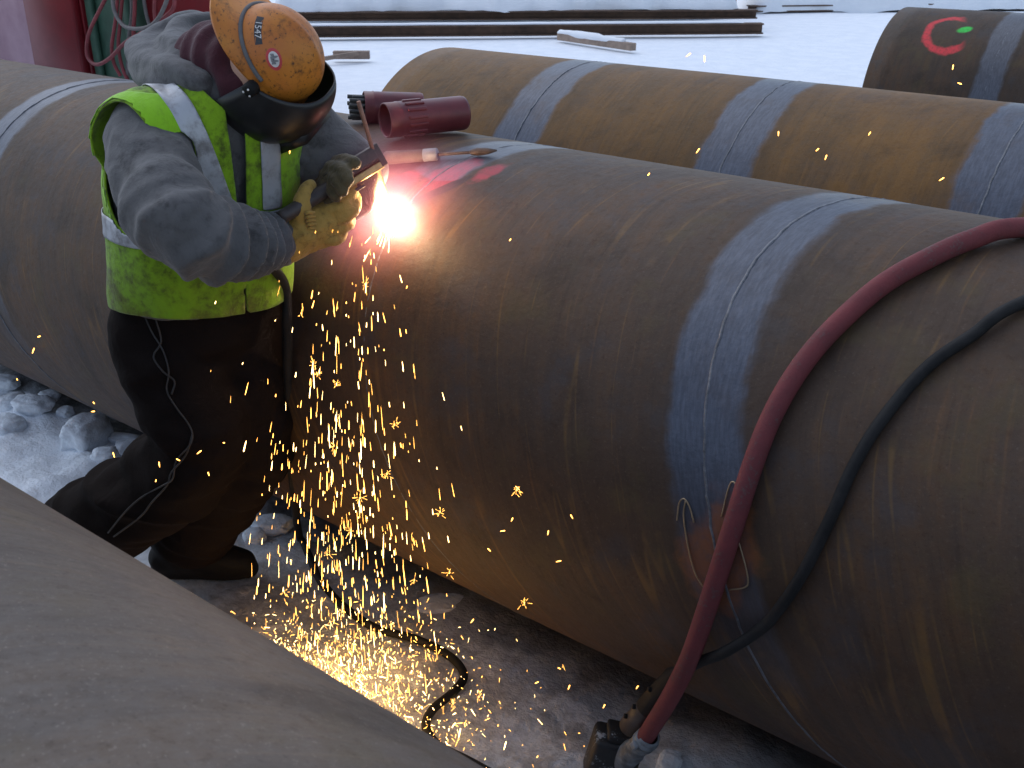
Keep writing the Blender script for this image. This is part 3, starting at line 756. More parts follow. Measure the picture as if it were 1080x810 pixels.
# welding hood: a U-shaped shell round the face, ear to ear, chin end narrowed
m_shell = simple('black_hood_plastic', (.014, .0135, .014), .36, 0, .3, 30, .12, .003)
V, F_ = [], []; nu, nv = 56, 34
for j in range(nv+1):
    v = j/nv                                # 0 brow edge, 1 chin
    zc = .100-.310*v
    for i in range(nu+1):
        u = i/nu; a_ = math.radians(-1+193*u)      # from the right ear round the face to the left ear
        wx = .101+.038*math.sin(v*2.4)-.040*v**2.2; wy = .113+.066*math.sin(v**.75*math.pi)-.030*v**3
        e = 2/2.6; cx_, sy_ = math.cos(a_), math.sin(a_)
        x_ = wx*math.copysign(abs(cx_)**e, cx_); y_ = wy*math.copysign(abs(sy_)**e, sy_)
        side_ = (1-max(0, sy_))
        z_ = zc-.085*side_*(1-v)+.055*side_*v**1.5-.0*v
        y_ -= .045*max(0, v-.55)
        V.append((x_, y_, z_))
base = len(V)
F_ = [(j*(nu+1)+i, j*(nu+1)+i+1, (j+1)*(nu+1)+i+1, (j+1)*(nu+1)+i) for j in range(nv) for i in range(nu)]
# closed chin: two shrinking rows
for s__, dz in ((.72, -.014), (.35, -.022)):
    for i in range(nu+1): v = V[nv*(nu+1)+i]; V.append((v[0]*s__, v[1]*s__+.02*(1-s__), v[2]+dz))
for r2 in range(2):
    o0 = nv*(nu+1) if r2 == 0 else base; o1 = base+r2*(nu+1)
    F_ += [(o0+i, o0+i+1, o1+i+1, o1+i) for i in range(nu)]
shell = head('welding_hood', V, F_, m_shell)
q = shell.modifiers.new('s', 'SOLIDIFY'); q.thickness = .004; q.offset = -1
for sgn in (1, -1):
    mk = MB(); mk.add(*lathe([(.0, .013), (.011, .013), (.016, .009), (.017, 0), (.017, -.012)], 20, frame((sgn*.121, .004, .022), (sgn, -.1, 0))))
    head('pivot_knob', mk.V, mk.F, m_boot, shell)
    for a_ in range(3):
        mk = MB(); mk.add(*tube([(sgn*.1355, .004+.009*math.cos(a_*2.1), .022+.009*math.sin(a_*2.1)), (sgn*.1375, .004+.010*math.cos(a_*2.1), .022+.010*math.sin(a_*2.1))], .0025, 8)); head('rivet', mk.V, mk.F, m_swh, shell)
# dark lens box on the front of the hood
mk = MB(); mk.box((0, 0, 0), (.062, .018, .052), Matrix.Translation((0, .172, -.045))); lens = head('lens_frame', mk.V, mk.F, m_shell, shell)
# leather bib under the chin
V = [(-.07+.14*i/8, .10+.05*math.sin(math.pi*i/8)+.01*math.sin(i*2.1)-.02*j, -.20-.035*j+.008*math.sin(i*1.7+j)) for j in range(4) for i in range(9)]
bib = head('chin_bib', V, [(j*9+i, j*9+i+1, (j+1)*9+i+1, (j+1)*9+i) for j in range(3) for i in range(8)], m_dglove, shell)
q = bib.modifiers.new('s', 'SOLIDIFY'); q.thickness = .003
# the body itself, under the clothes
bd = MB(); cap = lambda p, r__: bd.add(*tube(p, r__, 14, round_caps=True))
HW = lambda *p: np.array(HM @ Vector(p))
cap([HIP+[0, 0, -.02], HIP+[.03, 0, .2], np.array([-2.0, 1.41, 1.25]), np.array([-1.95, 1.425, 1.38])], [.13, .12, .12, .09])
cap([np.array([-1.95, 1.425, 1.38]), np.array([-1.90, 1.43, 1.48]), HW(0, -.03, -.12)], [.07, .055, .055]); cap([HW(0, -.02, -.09), HW(0, .0, .0), HW(0, .0, .045)], [.062, .088, .078]); cap([HW(0, .075, -.02), HW(0, .098, -.045)], [.012, .014])
cap([SH_R+[0, .05, 0], SH_R, EL_R, WR_R, A(334, 236, 1.54)], [.06, .06, .05, .034, .028]); cap([SH_L-[0, .05, 0], SH_L, EL_L, WR_L, A(350, 188, 1.62)], [.06, .06, .05, .034, .026])
cap([hR, kR, aR, aR+[.0, 0, -.10]], [.085, .065, .045, .035]); cap([hL, kL, aL, aL+[-.02, 0, -.02]], [.085, .065, .045, .04])
V, F_ = remesh(bd.V, bd.F, .012, 5); pchild('body', V, F_, m_skin)

# ------------------------------------------------------------------ electrode holder and rod
m_dark = simple('dark_bakelite', (.055, .042, .038), .5, 0, .35, 60, .25)
m_copper = simple('flux_rod', (.34, .165, .11), .65, 0, .25, 80, .2)
m_brass = simple('worn_brass', (.42, .30, .12), .4, .7, .3, 60, .2)
rod0 = at_y(378, 107, 1.65); rod1 = ARC+np.array([0.0, -.012, .02])
jaw = rod0+(rod1-rod0)*.52
hb = at_y(340, 203, 1.545)
holder = empty('electrode_holder', hb); tag(holder, 'flat dark electrode holder gripped in the gloved hands, clamping the rod', 'electrode holder')
ax = jaw-hb; L_ = np.linalg.norm(ax); axn = ax/L_
Mh = frame(hb, axn, UP)
def hp_(name, c, hlf, mat, bev=.003): mb_ = MB(); mb_.box(c, hlf, Mh); return mb_.build(name, mat, holder, False, bev)
hp_('upper_jaw', (.014, 0, L_*.60), (.0185, .016, L_*.44), m_dark, .007)
hp_('lower_jaw', (-.015, 0, L_*.66), (.0085, .014, L_*.38), m_brass, .003)
hp_('jaw_tip', (.006, 0, L_+.008), (.027, .015, .009), m_dark, .003)
hp_('spring_lever', (-.034, 0, L_*.40), (.004, .009, L_*.22), m_dark, .002)
mb_ = MB(); mb_.add(*tube([Mh @ Vector((0, 0, -.12)), Mh @ Vector((0, 0, -.03)), Mh @ Vector((0, 0, .03))], [.015, .017, .016], 16)); mb_.build('handle', m_dark, holder)
for k in range(3):
    mb_ = MB(); p = Mh @ Vector((.012, -.0135, L_*(.45+.2*k))); q_ = Mh @ Vector((.012, -.0150, L_*(.45+.2*k))); mb_.add(*tube([p, q_], .0035, 10)); mb_.build('screw', m_boot, holder)
rod = MB(); rod.add(*tube([rod0, rod1], .0050, 10)); ro = rod.build('electrode', m_copper); tag(ro, 'thin coppery welding rod clamped in the holder, its tip in the arc', 'welding rod')

# ------------------------------------------------------------------ canisters, rods and tool on top of the pipe
m_can = simple('maroon_plastic', (.13, .020, .028), .42, 0, .25, 30, .08, c2=(.17, .03, .035))
def canister(p0, p1, r_, name, label, ribs=True, bottom=True):
    a = np.array(p1)-np.array(p0); Lc = np.linalg.norm(a); root = empty(name, p0); M_ = frame(p0, a)
    prof = [(r_*.90, Lc*.96), (r_*.90, .004), (r_*.93, 0), (r_, .002), (r_, Lc*.14), (r_*1.02, Lc*.15), (r_*1.02, Lc*.17), (r_, Lc*.18), (r_, Lc*.97), (r_*.96, Lc), (0.0, Lc)]
    mb_ = MB(); mb_.add(*lathe(prof, 40, M_)); mb_.add([M_ @ Vector((0, 0, Lc*.96))]+[M_ @ Vector((r_*.9*math.cos(2*math.pi*k/40), r_*.9*math.sin(2*math.pi*k/40), Lc*.955)) for k in range(40)], [(0, 1+k, 1+(k+1) % 40) for k in range(40)])
    mb_.build('tube_body', m_can, root)
    if ribs:
        for k in range(14):
            a_ = 2*math.pi*k/14; rb = MB(); rb.box((0, 0, Lc*.34), (.0028, .0052, Lc*.115), M_ @ Matrix.Rotation(a_, 4, 'Z') @ Matrix.Translation((r_+.0008, 0, 0))); rb.build('grip_rib', m_can, root, True, .002)
    return tag(root, label, 'canister', 'rod canisters on the pipe')
top = AXZ+R
c0 = at_y(402, 113, 2.02); c1 = at_y(477, 116, 2.06)
rc = .046
def seat(p, r_):                              # rest a lying cylinder on the pipe
    p = np.array(p); dy = p[1]-Y_MAIN; p[2] = AXZ+math.sqrt((R+r_)**2-dy*dy)+.001; return p
c0, c1 = at_y(405, 113, 2.02), at_y(470, 114, 2.10)
cz_ = AXZ+R+rc+.002
cdir = np.array([.38, .925, 0.0]); c0 = at_y(405, 113, 2.00); c0[2] = cz_
canister(c0, c0+cdir*.235, rc, 'rod_canister', 'maroon ribbed plastic canister lying open and empty on the pipe')
d0 = at_y(383, 110, 2.13); d0[2] = cz_-.006; dd = np.array([.60, .80, -.07]); dd /= np.linalg.norm(dd)
canister(d0, d0+dd*.17, rc, 'rod_canister', 'maroon canister with dark rods sticking out of its open end', False)
m_rod = simple('dark_rod', (.04, .042, .045), .5, .3, .3, 60, .2)
Mr = frame(d0, dd); k = 0
for rr_, cnt in ((0.0, 1), (.0145, 6), (.030, 12)):
    for i in range(cnt):
        a_ = 2*math.pi*i/cnt+.2; e = rnd.uniform(-.045, -.03)
        mb_ = MB(); mb_.add(*tube([Mr @ Vector((rr_*math.cos(a_), rr_*math.sin(a_), e)), Mr @ Vector((rr_*math.cos(a_), rr_*math.sin(a_), 0.14))], .0058, 8))
        tag(mb_.build('welding_rod', m_rod), 'dark welding rod in the bundle sticking out of the maroon canister', 'welding rod', 'rods in the open canister')
# wooden handled chipping tool
m_wood = simple('worn_wood', (.15, .11, .085), .75, 0, .35, 25, .3)
m_alu = simple('dull_steel', (.26, .26, .27), .6, .3, .25, 50, .2)
m_rst = simple('rusty_rod', (.12, .085, .07), .7, .2, .35, 60, .3)
t0 = seat(at_y(404, 137, 1.90), .017); t1 = seat(at_y(524, 141, 2.04), .012); ta = t1-t0; tl = np.linalg.norm(ta); tn = ta/tl
tool = empty('chipping_tool', t0); tag(tool, 'wooden handled chipping tool with thin steel shaft lying on the pipe', 'tool')
Mt = frame(t0, tn); sc_t = tl
def tp(name, prof, mat): mb_ = MB(); mb_.add(*lathe(prof, 20, Mt)); mb_.build(name, mat, tool)
tp('handle', [(0, 0), (.014, .001), (.017, .006), (.0165, sc_t*.2), (.0155, sc_t*.36), (0, sc_t*.361)], m_wood)
tp('ferrule', [(0, sc_t*.355), (.0165, sc_t*.355), (.0168, sc_t*.47), (.014, sc_t*.48), (0, sc_t*.481)], m_alu)
tp('shaft', [(0, sc_t*.47), (.0042, sc_t*.47), (.0042, sc_t*.78), (.0, sc_t*.79)], m_rst)
tp('pick_head', [(0, sc_t*.76), (.006, sc_t*.77), (.010, sc_t*.83), (.008, sc_t*.92), (.002, sc_t*1.0), (0, sc_t*1.002)], m_rst)

# ------------------------------------------------------------------ hose and cable over the pipe
m_hose, b = new_mat('red_rubber'); o, x, y, z = coords(); n1 = noise(o, 14, 5, .65); n2 = noise(o, 170, 3)
c_ = mix(n1.step(.3, .7), (.175, .038, .042), (.125, .030, .034)); c_ = mix((n1*.6+n2*.5).step(.60, .74)*.6, c_, (.10, .085, .08)); put(b, 'Base Color', c_); put(b, 'Roughness', .66+n2*.15); b.inputs['Specular IOR Level'].default_value = .3; bump(b, n2+n1, .25, .003)
m_cable = simple('black_cable', (.012, .012, .013), .72, 0, .4, 60, .2, c2=(.022, .021, .021), spec=.25)
rh = .0190
path = [pipe_pt(-.05, 140, rh), pipe_pt(-.25, 112, rh)]+[on_pipe(px, py, off=rh) for px, py in ((1078, 240), (1026, 252), (976, 274), (927, 303), (877, 348), (843, 389), (815, 437), (794, 490), (773, 556), (752, 622))]
path += [at_y(732, 682, 1.478), at_y(719, 712, 1.484), at_y(703, 742, 1.495), at_y(686, 769, 1.510), at_y(676, 786, 1.525)]
mb_ = MB(); mb_.add(*tube(path, rh, 20, sub=10)); ho = mb_.build('air_hose', m_hose); tag(ho, 'thick faded red rubber hose draped over the pipe', 'hose')
rcb = .0108
path = [pipe_pt(-.0, 130, rcb), pipe_pt(-.18, 92, rcb)]+[on_pipe(px, py, off=rcb) for px, py in ((1078, 319), (1026, 353), (976, 389), (927, 447), (898, 496), (878, 542), (847, 604), (821, 643), (800, 665))]
path += [at_y(764, 688, 1.480), at_y(738, 698, 1.488), at_y(716, 710, 1.50)]
mb_ = MB(); mb_.add(*tube(path, rcb, 14, sub=10)); co = mb_.build('power_cable', m_cable); tag(co, 'black rubber cable draped over the pipe beside the red hose', 'cable')
# couplings by the ground
m_grey = simple('galvanised', (.10, .11, .12), .6, .3, .45, 45, .5, c2=(.30, .33, .36))
fit = empty('hose_coupling', at_y(676, 788, 1.525)); tag(fit, 'grey banded metal coupling on the lower end of the red hose', 'coupling')
q0, q1 = at_y(684, 778, 1.517), at_y(655, 803, 1.55); dq = q1-q0; Lq = np.linalg.norm(dq); Mq = frame(q0, dq)
for nm, prof in (('sleeve', [(rh-.002, -.010), (.0225, -.010), (.0235, Lq*.45), (.021, Lq*.5), (.027, Lq*.55), (.027, Lq), (.02, Lq+.002), (0, Lq+.003)]), ('clamp_band', [(.0225, .004), (.0265, .005), (.0265, .013), (.0225, .014)]), ('clamp_band', [(.0225, .021), (.0265, .022), (.0265, .030), (.0225, .031)])):
    mb_ = MB(); mb_.add(*lathe(prof, 28, Mq)); mb_.build(nm, m_grey, fit)
mb_ = MB(); mb_.box((0, -.029, .018), (.008, .006, .009), Mq); mb_.build('clamp_bolt', m_grey, fit, False, .002)
plug = empty('cable_plug', at_y(716, 710, 1.50)); tag(plug, 'black tubular plug joining the black cable, leaning beside the hose', 'plug')
q0, q1 = at_y(717, 708, 1.50), at_y(664, 766, 1.545); dq = q1-q0; Lq = np.linalg.norm(dq); Mp = frame(q0, dq)
mb_ = MB(); mb_.add(*lathe([(0, -.004), (.010, -.003), (.015, .01), (.0225, .03), (.024, Lq*.62), (.022, Lq*.63)], 24, Mp)); mb_.build('plug_body', m_boot, plug)
mb_ = MB(); mb_.add(*lathe([(.020, Lq*.62), (.0235, Lq*.63), (.0235, Lq), (.0, Lq+.002)], 24, Mp)); mb_.build('collar', m_dark, plug)
for zq in (.35, .66, .84):
    mb_ = MB(); mb_.add(*tube([Mp @ Vector((.012, -.018, Lq*zq)), Mp @ Vector((.016, -.0245, Lq*zq))], .0055, 10)); mb_.build('set_screw', m_boot, plug)
bc = at_z(646, 800, .07); box = empty('junction_block', (bc[0], bc[1], 0)); tag(box, 'black block crusted with frost where hose and plug meet', 'block')
m_frost, b = new_mat('frosted_black'); o, x, y, z = coords(); n1 = noise(o, 22, 6, .7); n2 = noise(o, 140, 3)
put(b, 'Base Color', mix((n1*.8+n2*.3).step(.60, .70), (.012, .012, .013), (.30, .33, .36))); put(b, 'Roughness', .6); bump(b, n1, .4, .006)
Mb = Matrix.Translation(Vector((bc[0], bc[1], .075))) @ Matrix.Rotation(math.radians(35), 4, 'Z') @ Matrix.Rotation(math.radians(12), 4, 'Y')
mb_ = MB(); mb_.box((0, 0, 0), (.055, .04, .065), Mb); mb_.build('block_body', m_frost, box, True, .012)
mb_ = MB(); mb_.box((.01, 0, .07), (.04, .03, .012), Mb); mb_.build('cap_plate', m_frost, box, True, .005)
# welding cable hanging from the holder and snaking over the snow
gp = [hb-axn*.11, hb-axn*.17+np.array([0, 0, -.05]), at_y(300, 300, 1.50), at_y(303, 345, 1.50), at_y(304, 430, 1.52), at_y(309, 510, 1.57)]
gp += [np.array([*at_z(px, py, .02)[:2], 0.03]) for px, py in ((316, 562), (338, 604), (385, 650), (440, 671), (475, 690), (489, 706), (478, 722), (456, 742), (449, 760), (462, 780), (492, 797), (530, 814))]
for p in gp[6:]: p[2] = gz(p[0], p[1])+.016
gq = spline(np.array(gp), 150)
for p in gq:
    if p[2] < .12: p[2] = max(p[2], gz(p[0], p[1])+.010)
mb_ = MB(); mb_.add(*tube(gq, .0115, 12, sub=1)); wc = mb_.build('welding_cable', m_cable); tag(wc, 'dark welding cable hanging by the worker and snaking over the snow', 'cable')
# bent wires at the foot of the next joint
m_wire = simple('bright_wire', (.36, .27, .17), .4, .6, .2, 80, .1)
wl = ['bent wire hook on the pipe, its left limb beside the raw weld', 'bent wire loop on the pipe partly behind the red hose']
for i, pts in enumerate(([(714, 552), (716, 534), (722, 527), (728, 536), (732, 551)], [(722, 527), (721, 550), (726, 580), (733, 604), (743, 621)])):
    pass
w1 = [[(714, 549), (716, 532), (721, 526), (727, 534), (732, 551)], [(723, 528), (721, 545), (726, 578), (733, 604), (743, 621)]]
w2 = [[(761, 545), (768, 516), (773, 508), (779, 516)], [(778, 568), (786, 596), (789, 614), (784, 620), (768, 622)]]
for i, W_ in enumerate((w1, w2)):
    r0 = empty('bent_wire', on_pipe(*W_[0][0])); tag(r0, wl[i], 'wire')
    for pts in W_:
        mb_ = MB(); mb_.add(*tube([on_pipe(px, py, off=.004) for px, py in pts], .0016, 6, sub=6)); mb_.build('wire_limb', m_wire, r0)

# ------------------------------------------------------------------ background: beams under snow, timbers, red machine
m_beam = simple('rusty_beam', (.10, .060, .040), .8, .1, .4, 12, .3)
m_cap, b = new_mat('clean_snow'); o, x, y, z = coords(); n1 = noise(o, 3, 5, .6); put(b, 'Base Color', mix(n1.step(.3, .7), (.80, .83, .87), (.86, .88, .91))); put(b, 'Roughness', .7); bump(b, n1, .4, .05)
def beam(pa, pb, h_, wdt, label):
    pa, pb = np.array(pa), np.array(pb); d = pb-pa; Lb = np.linalg.norm(d); M_ = frame(pa, d, (0, 0, 1)); root = empty('steel_beam', pa)
    for nm, c, hf in (('flange', (h_-.012, 0, Lb/2), (.012, wdt/2, Lb/2)), ('flange', (.012, 0, Lb/2), (.012, wdt/2, Lb/2)), ('web', (h_/2, 0, Lb/2), (h_/2-.026, .01, Lb/2))):
        mb_ = MB(); mb_.box(c, hf, M_); mb_.build(nm, m_beam, root, False, .003)
    return tag(root, label, 'beam', 'snow covered beams in the yard')
def snow_cap(pa, pb, wdt, hgt, label, seed, n=90, k=14):
    pa, pb = np.array(pa), np.array(pb); d = pb-pa; dn = d/np.linalg.norm(d); sd_ = np.cross(dn, [0, 0, 1.]); V = []
    for i in range(n+1):
        t = i/n; c = pa+d*t; e = min(1, (t/.02)**.5, ((1-t)/.03)**.5)
        for j in range(k+1):
            a_ = math.pi*j/k; V.append(c+sd_*math.cos(a_)*wdt/2*(.9+.1*e)+np.array([0, 0, 1])*(math.sin(a_)**.6)*hgt*e)
    V = np.array(V); V[:, 2] += .16*hgt*fbm(V*[2.2, 2.2, 2]+seed, 4); V += sd_*(.06*wdt*fbm(V*[1.7, 1.7, 1]+seed+4, 4))[:, None]
    F_ = [(i*(k+1)+j, i*(k+1)+j+1, (i+1)*(k+1)+j+1, (i+1)*(k+1)+j) for i in range(n) for j in range(k)]
    o_ = mesh_obj('snow_drift', V, F_, m_cap); return tag(o_, label, 'snow', 'snow lying on the beams')
def gpt(px, py, z_=0.0): return at_z(px, py, z_)
a0, a1 = gpt(300, 41.5, 0.0), gpt(803, 37.5, 0.0); beam(a0+[0, 0, .03], a1+[0, 0, .03], .16, .18, 'rusty steel beam under thin snow, beside the loose timber')
b0, b1 = gpt(290, 33, 0.0), gpt(796, 30, 0.0); beam(b0+[0, 0, .16], b1+[0, 0, .16], .14, .2, 'rusty steel beam below the deep snow drift, behind the first beam')
dn = (a1-a0)/np.linalg.norm(a1-a0); perp = np.array([-dn[1], dn[0], 0])
snow_cap(a0+[0, 0, .195]+perp*.02, a1+[0, 0, .195]+perp*.02-dn*.3, .16, .03, 'thin snow lying along the lower rusty beam', 2)
snow_cap(b0+[0, 0, .30]+perp*2.3, b1+[0, 0, .30]+perp*2.3-dn*.2, 4.6, .42, 'deep smooth snow drift lying on the stacked beams', 5)
mid = MB()
def timber(pa, pb, w_, label, snowy):
    pa, pb = np.array(pa), np.array(pb); d = pb-pa; Lb = np.linalg.norm(d); M_ = frame(pa, d, (0, 0, 1)); root = empty('timber', pa)
    mb_ = MB(); mb_.box((w_/2, 0, Lb/2), (w_/2, w_/2, Lb/2), M_); mb_.build('plank', m_timber, root, False, .004)
    if snowy:
        V, F_ = tube([M_ @ Vector((w_, 0, .02)), M_ @ Vector((w_*1.1, .01, Lb*.4)), M_ @ Vector((w_, 0, Lb*.86))], [w_*.45, w_*.6, w_*.4], 12, round_caps=True)
        V = np.array(V); V += (.02*fbm(V*9, 3))[:, None]; q_ = mesh_obj('snow_crust', V, F_, m_cap); q_.parent = root; q_.matrix_parent_inverse = root.matrix_world.inverted()
    return tag(root, label, 'timber', 'loose timbers on the snow')
m_timber = simple('weathered_timber', (.30, .22, .17), .8, 0, .3, 14, .3)
timber(gpt(590, 42, .02), gpt(668, 53.5, .02), .10, 'snow-dusted timber lying askew in front of the beams', True)
timber(gpt(352, 62, .02), gpt(390, 62, .02), .10, 'short bare plank lying on the snow behind the welding hood', False)
timber(gpt(330, 66, .02), gpt(378, 58, .08), .05, 'thin bare stick lying across the short plank', False)
# stub of pipe with a yellow tag at the end of the drift
sp = gpt(797, 22, 0.0)+perp*2.0; root = empty('pipe_stub', sp); M_ = frame(sp+np.array([0, 0, .62])-dn*.5, dn)
mb_ = MB(); mb_.add(*lathe([(.24, 0), (.30, 0), (.30, .75), (.24, .75)], 36, M_, True)); mb_.build('pipe_wall', m_beam, root)
m_yel = simple('yellow_paint', (.62, .42, .04), .5, 0, .2, 30, .1)
mb_ = MB(); mb_.box((.02, -.02, .74), (.10, .30, .03), M_); mb_.build('yellow_strap', m_yel, root, False, .01)
mb_ = MB(); mb_.box((-.45, 0, .35), (.17, .3, .25), M_); mb_.build('timber_block', m_timber, root, False, .01)
tag(root, 'rusty pipe stub with a yellow strap at the end of the snow drift', 'pipe stub')
# long low drift farther out
e0, e1 = gpt(790, 13, 0), gpt(1000, 9, 0); snow_cap(e0+perp*1.5, e1+perp*1.5+dn*12, 3.0, .5, 'long low snow drift across the far yard', 8)
m_far_b = m_beam
beam(e0+perp*.1+[0, 0, .0], e1+perp*.1+dn*6, .12, .2, 'dark strip standing in for the shadow line at the foot of the long snow drift')  # beam shape added as the dark shadow line of the far drift

# red machine
m_red, b = new_mat('red_enamel'); o, x, y, z = coords(); n1 = noise(o, 3, 5, .6, .4); n2 = noise(o, 40, 4)
c_ = mix(n1.step(.35, .7), (.20, .010, .016), (.15, .008, .013)); c_ = mix((n1*.7+n2*.4).step(.66, .78)*.6, c_, (.055, .03, .03)); put(b, 'Base Color', c_); put(b, 'Roughness', .30+n1*.15); bump(b, n2, .04, .003)
m_sheen = simple('sky_sheen_red', (.52, .30, .36), .35, 0, .25, 4, .1, c2=(.60, .40, .46))  # pink sky reflection painted into the colour of the red panel
m_green = simple('green_paint', (.035, .085, .055), .5, 0, .35, 12, .15)
ym = 4.6
mach = empty('red_machine', (at_y(60, 70, ym)[0], ym, 0)); tag(mach, 'dark red steel welding rig body with a green hose rack, behind the pipe', 'machine')
xl, x37, x88, x140, x213, xr = [at_y(p, 40, ym)[0] for p in (-160, 37, 88, 140, 213, 246)]
def panel(nm, xa, xb, za, zb, ya, yb, mat, bev=.012): mb_ = MB(); mb_.box(((xa+xb)/2, (ya+yb)/2, (za+zb)/2), ((xb-xa)/2, (yb-ya)/2, (zb-za)/2)); return mb_.build(nm, mat, mach, True, bev)
panel('cabinet', xl, x88, .35, 2.6, ym+.02, ym+1.1, m_red)
panel('side_door', xl+.02, x37-.02, .5, 2.4, ym-.03, ym+.018, m_sheen)
panel('corner_post', x37, x88-.01, .4, 2.5, ym-.05, ym+.018, m_red)
panel('rear_cabinet', x88+.01, x213-.01, .35, 2.6, ym+.16, ym+.33, m_red)
panel('rear_cabinet', x213+.005, xr, .35, 2.6, ym+.15, ym+.32, m_red)
panel('hose_rack', x88+.02, x140-.02, .4, 2.5, ym+.06, ym+.155, m_green)
panel('rack_bar', x88+.05, x88+.14, .4, 2.5, ym+.02, ym+.058, m_green)
panel('rack_bar', x140-.12, x140-.05, .4, 2.5, ym+.02, ym+.058, m_green)
mb_ = MB(); mb_.add(*tube([((x88+x140)/2, ym+.05, 1.92), ((x88+x140)/2, ym-.16, 1.95)], .03, 12)); mb_.build('hose_hook', m_green, mach)
for sx in (xl+.3, xr-.2): panel('skid_foot', sx-.1, sx+.1, -.03, .36, ym+.17, ym+.30, m_boot)
m_hred = simple('coiled_red_hose', (.24, .045, .05), .6, 0, .3, 30, .15); m_hgry = simple('coiled_grey_hose', (.14, .125, .12), .6, 0, .3, 30, .15)
def coil(pts, y_, r_, mat, label):
    mb_ = MB(); mb_.add(*tube([at_y(px, py, y_+dy) for px, py, dy in pts], r_, 10, sub=9)); return tag(mb_.build('coiled_hose', mat), label, 'hose', 'hoses hanging on the red machine')
yh = ym-.10
coil([(124, -25, 0), (108, 5, -.02), (94, 35, -.03), (92, 58, -.04), (101, 68, -.05), (115, 62, -.06), (132, 45, -.07), (150, 34, -.08), (175, 17, -.08), (184, 5, -.06), (182, -15, -.02)], yh, .014, m_hred, 'red hose in a wide loop round the other hoses')
coil([(118, -25, .0), (119, 0, -.03), (122, 15, -.05), (132, 28, -.07), (150, 30, -.09), (165, 22, -.09), (176, 0, -.06), (178, -20, -.02)], yh-.04, .014, m_hgry, 'grey hose in a short loop over the red ones')
coil([(126, -25, 0), (122, 20, -.02), (118, 48, -.02), (120, 66, -.02), (127, 80, -.01)], yh, .013, m_hred, 'red hose hanging straight down beside the wide loop')
coil([(131, -25, 0), (127, 20, -.02), (125, 50, -.02), (130, 74, -.02), (138, 90, -.01)], yh+.02, .013, m_hred, 'red hose hanging second from the wide loop')
coil([(137, -25, 0), (139, 12, -.01), (136, 40, -.02), (134, 90, -.01)], yh+.03, .013, m_hgry, 'grey hose hanging among the red ones')
coil([(143, -25, 0), (142, 12, -.01), (141, 40, -.02), (146, 90, -.01)], yh+.01, .014, m_hred, 'red hose hanging nearest the grey hood')
coil([(166, -25, 0), (163, 8, -.01), (166, 30, -.02), (178, 55, -.01), (190, 90, 0)], yh+.02, .013, m_hred, 'red hose slanting down behind the grey hood')
coil([(150, -25, 0), (153, 8, -.01), (160, 34, -.02), (170, 60, -.01), (175, 90, 0)], yh+.04, .013, m_hgry, 'grey hose slanting down behind the grey hood')

# ------------------------------------------------------------------ sparks
msp, b = new_mat('spark'); put(b, 'Base Color', (.1, .05, .01)); put(b, 'Emission Color', (1.0, .44, .08)); b.inputs['Emission Strength'].default_value = 6.0; msp.cycles.emission_sampling = 'NONE'
msp2, b = new_mat('spark_hot'); put(b, 'Base Color', (.1, .05, .01)); put(b, 'Emission Color', (1.0, .62, .22)); b.inputs['Emission Strength'].default_value = 10.0
def needle(V, F_, c, d, L_, w_):
    """one glowing streak: blunt bright head, drawn-out tail"""
    d = d/np.linalg.norm(d); a_ = np.cross(d, FW); a_ /= np.linalg.norm(a_)+1e-9; b_ = np.cross(d, a_); n = len(V)
    for h_, k_ in ((-.32, .62), (.30, 1.0), (.46, .6)): V += [c+d*L_*h_+w_*k_*(math.cos(t)*a_+math.sin(t)*b_) for t in (0, 1.571, 3.142, 4.712)]
    V += [c-d*L_*.5, c+d*L_*.5]
    for r__ in (0, 4):
        for k in range(4): F_.append((n+r__+k, n+r__+(k+1) % 4, n+r__+4+(k+1) % 4, n+r__+4+k))
    for k in range(4): F_ += [(n+12, n+(k+1) % 4, n+k), (n+13, n+8+k, n+8+(k+1) % 4)]
def outside(p, m_=.012): return math.hypot(p[1]-Y_MAIN, p[2]-AXZ) > R+m_ and p[2] > gz(p[0], p[1])+.002
src = pipe_pt(ARC_X, 53, .03)
sets = [([], []), ([], [])]
cnt = 0; tries = 0
while cnt < 820 and tries < 60000:
    tries += 1
    v = np.array([rng.normal(.36, .30), rng.normal(-.92, .2), rng.normal(.1, .6)]); t = .45*rng.beta(4.6, 1.0)+.012
    p = src+v*t+np.array([0, 0, -4.9*t*t]); vel = v+np.array([0, 0, -9.8*t])
    if not outside(p) or p[1] < .80: continue
    V_, F2 = sets[1 if rng.random() < .35 else 0]
    needle(V_, F2, p, vel+np.array([.35, 0, 0])+rng.normal(0, .16, 3), rng.choice([.006, .013, .020, .030, .046], p=[.22, .28, .27, .16, .07])*rng.uniform(.8, 1.25), rng.choice([.0003, .0005, .0008, .0012], p=[.3, .35, .25, .1])); cnt += 1
for i in range(3800):                            # bouncing along the snow and piling up by the front pipe
    x_ = rng.normal(-1.60, .19); y_ = rng.normal(1.36, .15) if i % 2 else rng.normal(1.24, .09)
    z_ = gz(x_, y_)+abs(rng.normal(0, .05))+.004; p = np.array([x_, y_, z_])
    if not outside(p): continue
    V_, F2 = sets[1 if rng.random() < .4 else 0]
    needle(V_, F2, p, np.array([rng.normal(0, .6), rng.normal(0, .5), rng.normal(.9, .6)]), rng.choice([.004, .008, .014, .022], p=[.3, .35, .25, .1])*rng.uniform(.8, 1.2), rng.choice([.0003, .0005, .0008, .0012], p=[.3, .35, .25, .1]))
for i in range(20):                             # fan of streaks right under the arc
    a_ = rng.normal(0, .28); d = np.array([a_, -.55, -1.0+.2*rng.random()]); p = src+d*rng.uniform(.04, .16)
    if outside(p, .003): needle(*sets[1], p, d, rng.uniform(.02, .05), .0008)
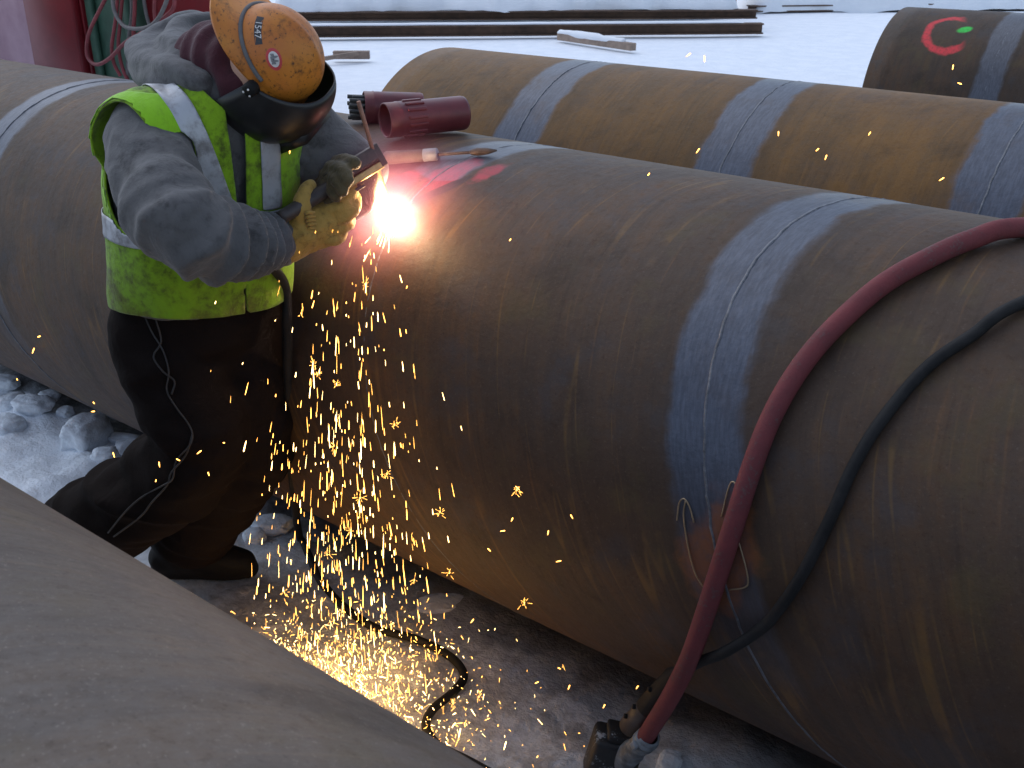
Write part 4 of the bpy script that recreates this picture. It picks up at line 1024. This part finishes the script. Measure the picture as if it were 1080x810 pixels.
for (V_, F2), mt_, nm, lb in ((sets[0], msp, 'spark_shower', 'shower of falling orange sparks below the arc'), (sets[1], msp2, 'spark_shower', 'white-hot sparks in the shower below the arc')):
    tag(mesh_obj(nm, V_, F2, mt_, None, False), lb, 'sparks', kind='stuff')
# stars where a spark bursts
blab = 'small star-shaped burst of sparks in the falling shower'
for px, py, y_, r_ in ((318, 331, 1.42, .030), (330, 384, 1.44, .022), (352, 470, 1.40, .022), (385, 300, 1.56, .016), (416, 448, 1.40, .018), (545, 517, 1.47, .016), (553, 636, 1.50, .020), (464, 540, 1.45, .018),
                     (474, 604, 1.47, .022), (370, 560, 1.38, .022), (335, 395, 1.42, .016), (380, 525, 1.38, .024), (408, 500, 1.40, .018), (300, 625, 1.45, .020), (437, 612, 1.45, .018), (355, 405, 1.44, .016), (345, 585, 1.40, .022), (478, 742, 1.42, .014), (505, 735, 1.45, .014)):
    c = at_y(px, py, y_); V_, F2 = [], []
    if not outside(c): c = on_pipe(px, py, off=.03)
    for k in range(rnd.randint(9, 15)):
        d = rng.normal(0, 1, 3); d /= np.linalg.norm(d); L_ = .8*r_*rng.uniform(.25, 1)**1.3; needle(V_, F2, d*(L_*.62+.003)*rng.uniform(.7, 1.3), d+rng.normal(0, .2, 3), L_*.9, .0003)
    needle(V_, F2, np.zeros(3), np.array([0, 0, 1.]), .006, .0012)
    so_ = mesh_obj('spark_burst', V_, F2, msp, None, False); so_.location = c; tag(so_, blab, 'spark', 'bursting sparks')
# strays far from the shower
slab = 'single stray spark drifting away from the shower'
for px, py, y_ in ((538, 253, 1.62), (429, 303, 1.58), (862, 158, 2.4), (871, 166, 2.4), (736, 159, 2.6), (684, 184, 2.0), (821, 141, 3.0), (917, 141, 2.6), (993, 189, 2.6), (1012, 88, 3.0), (1005, 71, 3.0), (41, 355, 1.6), (35, 370, 1.6), (18, 400, 1.6),
                 (99, 425, 1.5), (98, 434, 1.5), (546, 515, 1.46), (578, 562, 1.46), (603, 545, 1.46), (589, 592, 1.46), (540, 548, 1.46), (516, 580, 1.46), (530, 560, 1.46), (672, 725, 1.52), (637, 745, 1.55), (600, 725, 1.50), (566, 720, 1.50), (590, 705, 1.5), (498, 655, 1.45), (120, 480, 1.3), (123, 492, 1.3), (82, 523, 1.25), (210, 477, 1.15), (188, 485, 1.15), (168, 490, 1.15), (220, 500, 1.2), (236, 467, 1.15), (160, 545, 1.2), (726, 58, 6.0), (743, 62, 6.0)):
    c = at_y(px, py, y_)
    if not outside(c): c = on_pipe(px, py, off=.02)
    V_, F2 = [], []; s__ = np.linalg.norm(c-CAM)/2.6
    needle(V_, F2, np.zeros(3), np.array([rng.normal(.3, .5), rng.normal(0, .3), rng.normal(.6, .4)]), rng.uniform(.010, .018)*s__, .0014*s__)
    so_ = mesh_obj('stray_spark', V_, F2, msp, None, False); so_.location = c; tag(so_, slab, 'spark', 'stray sparks')
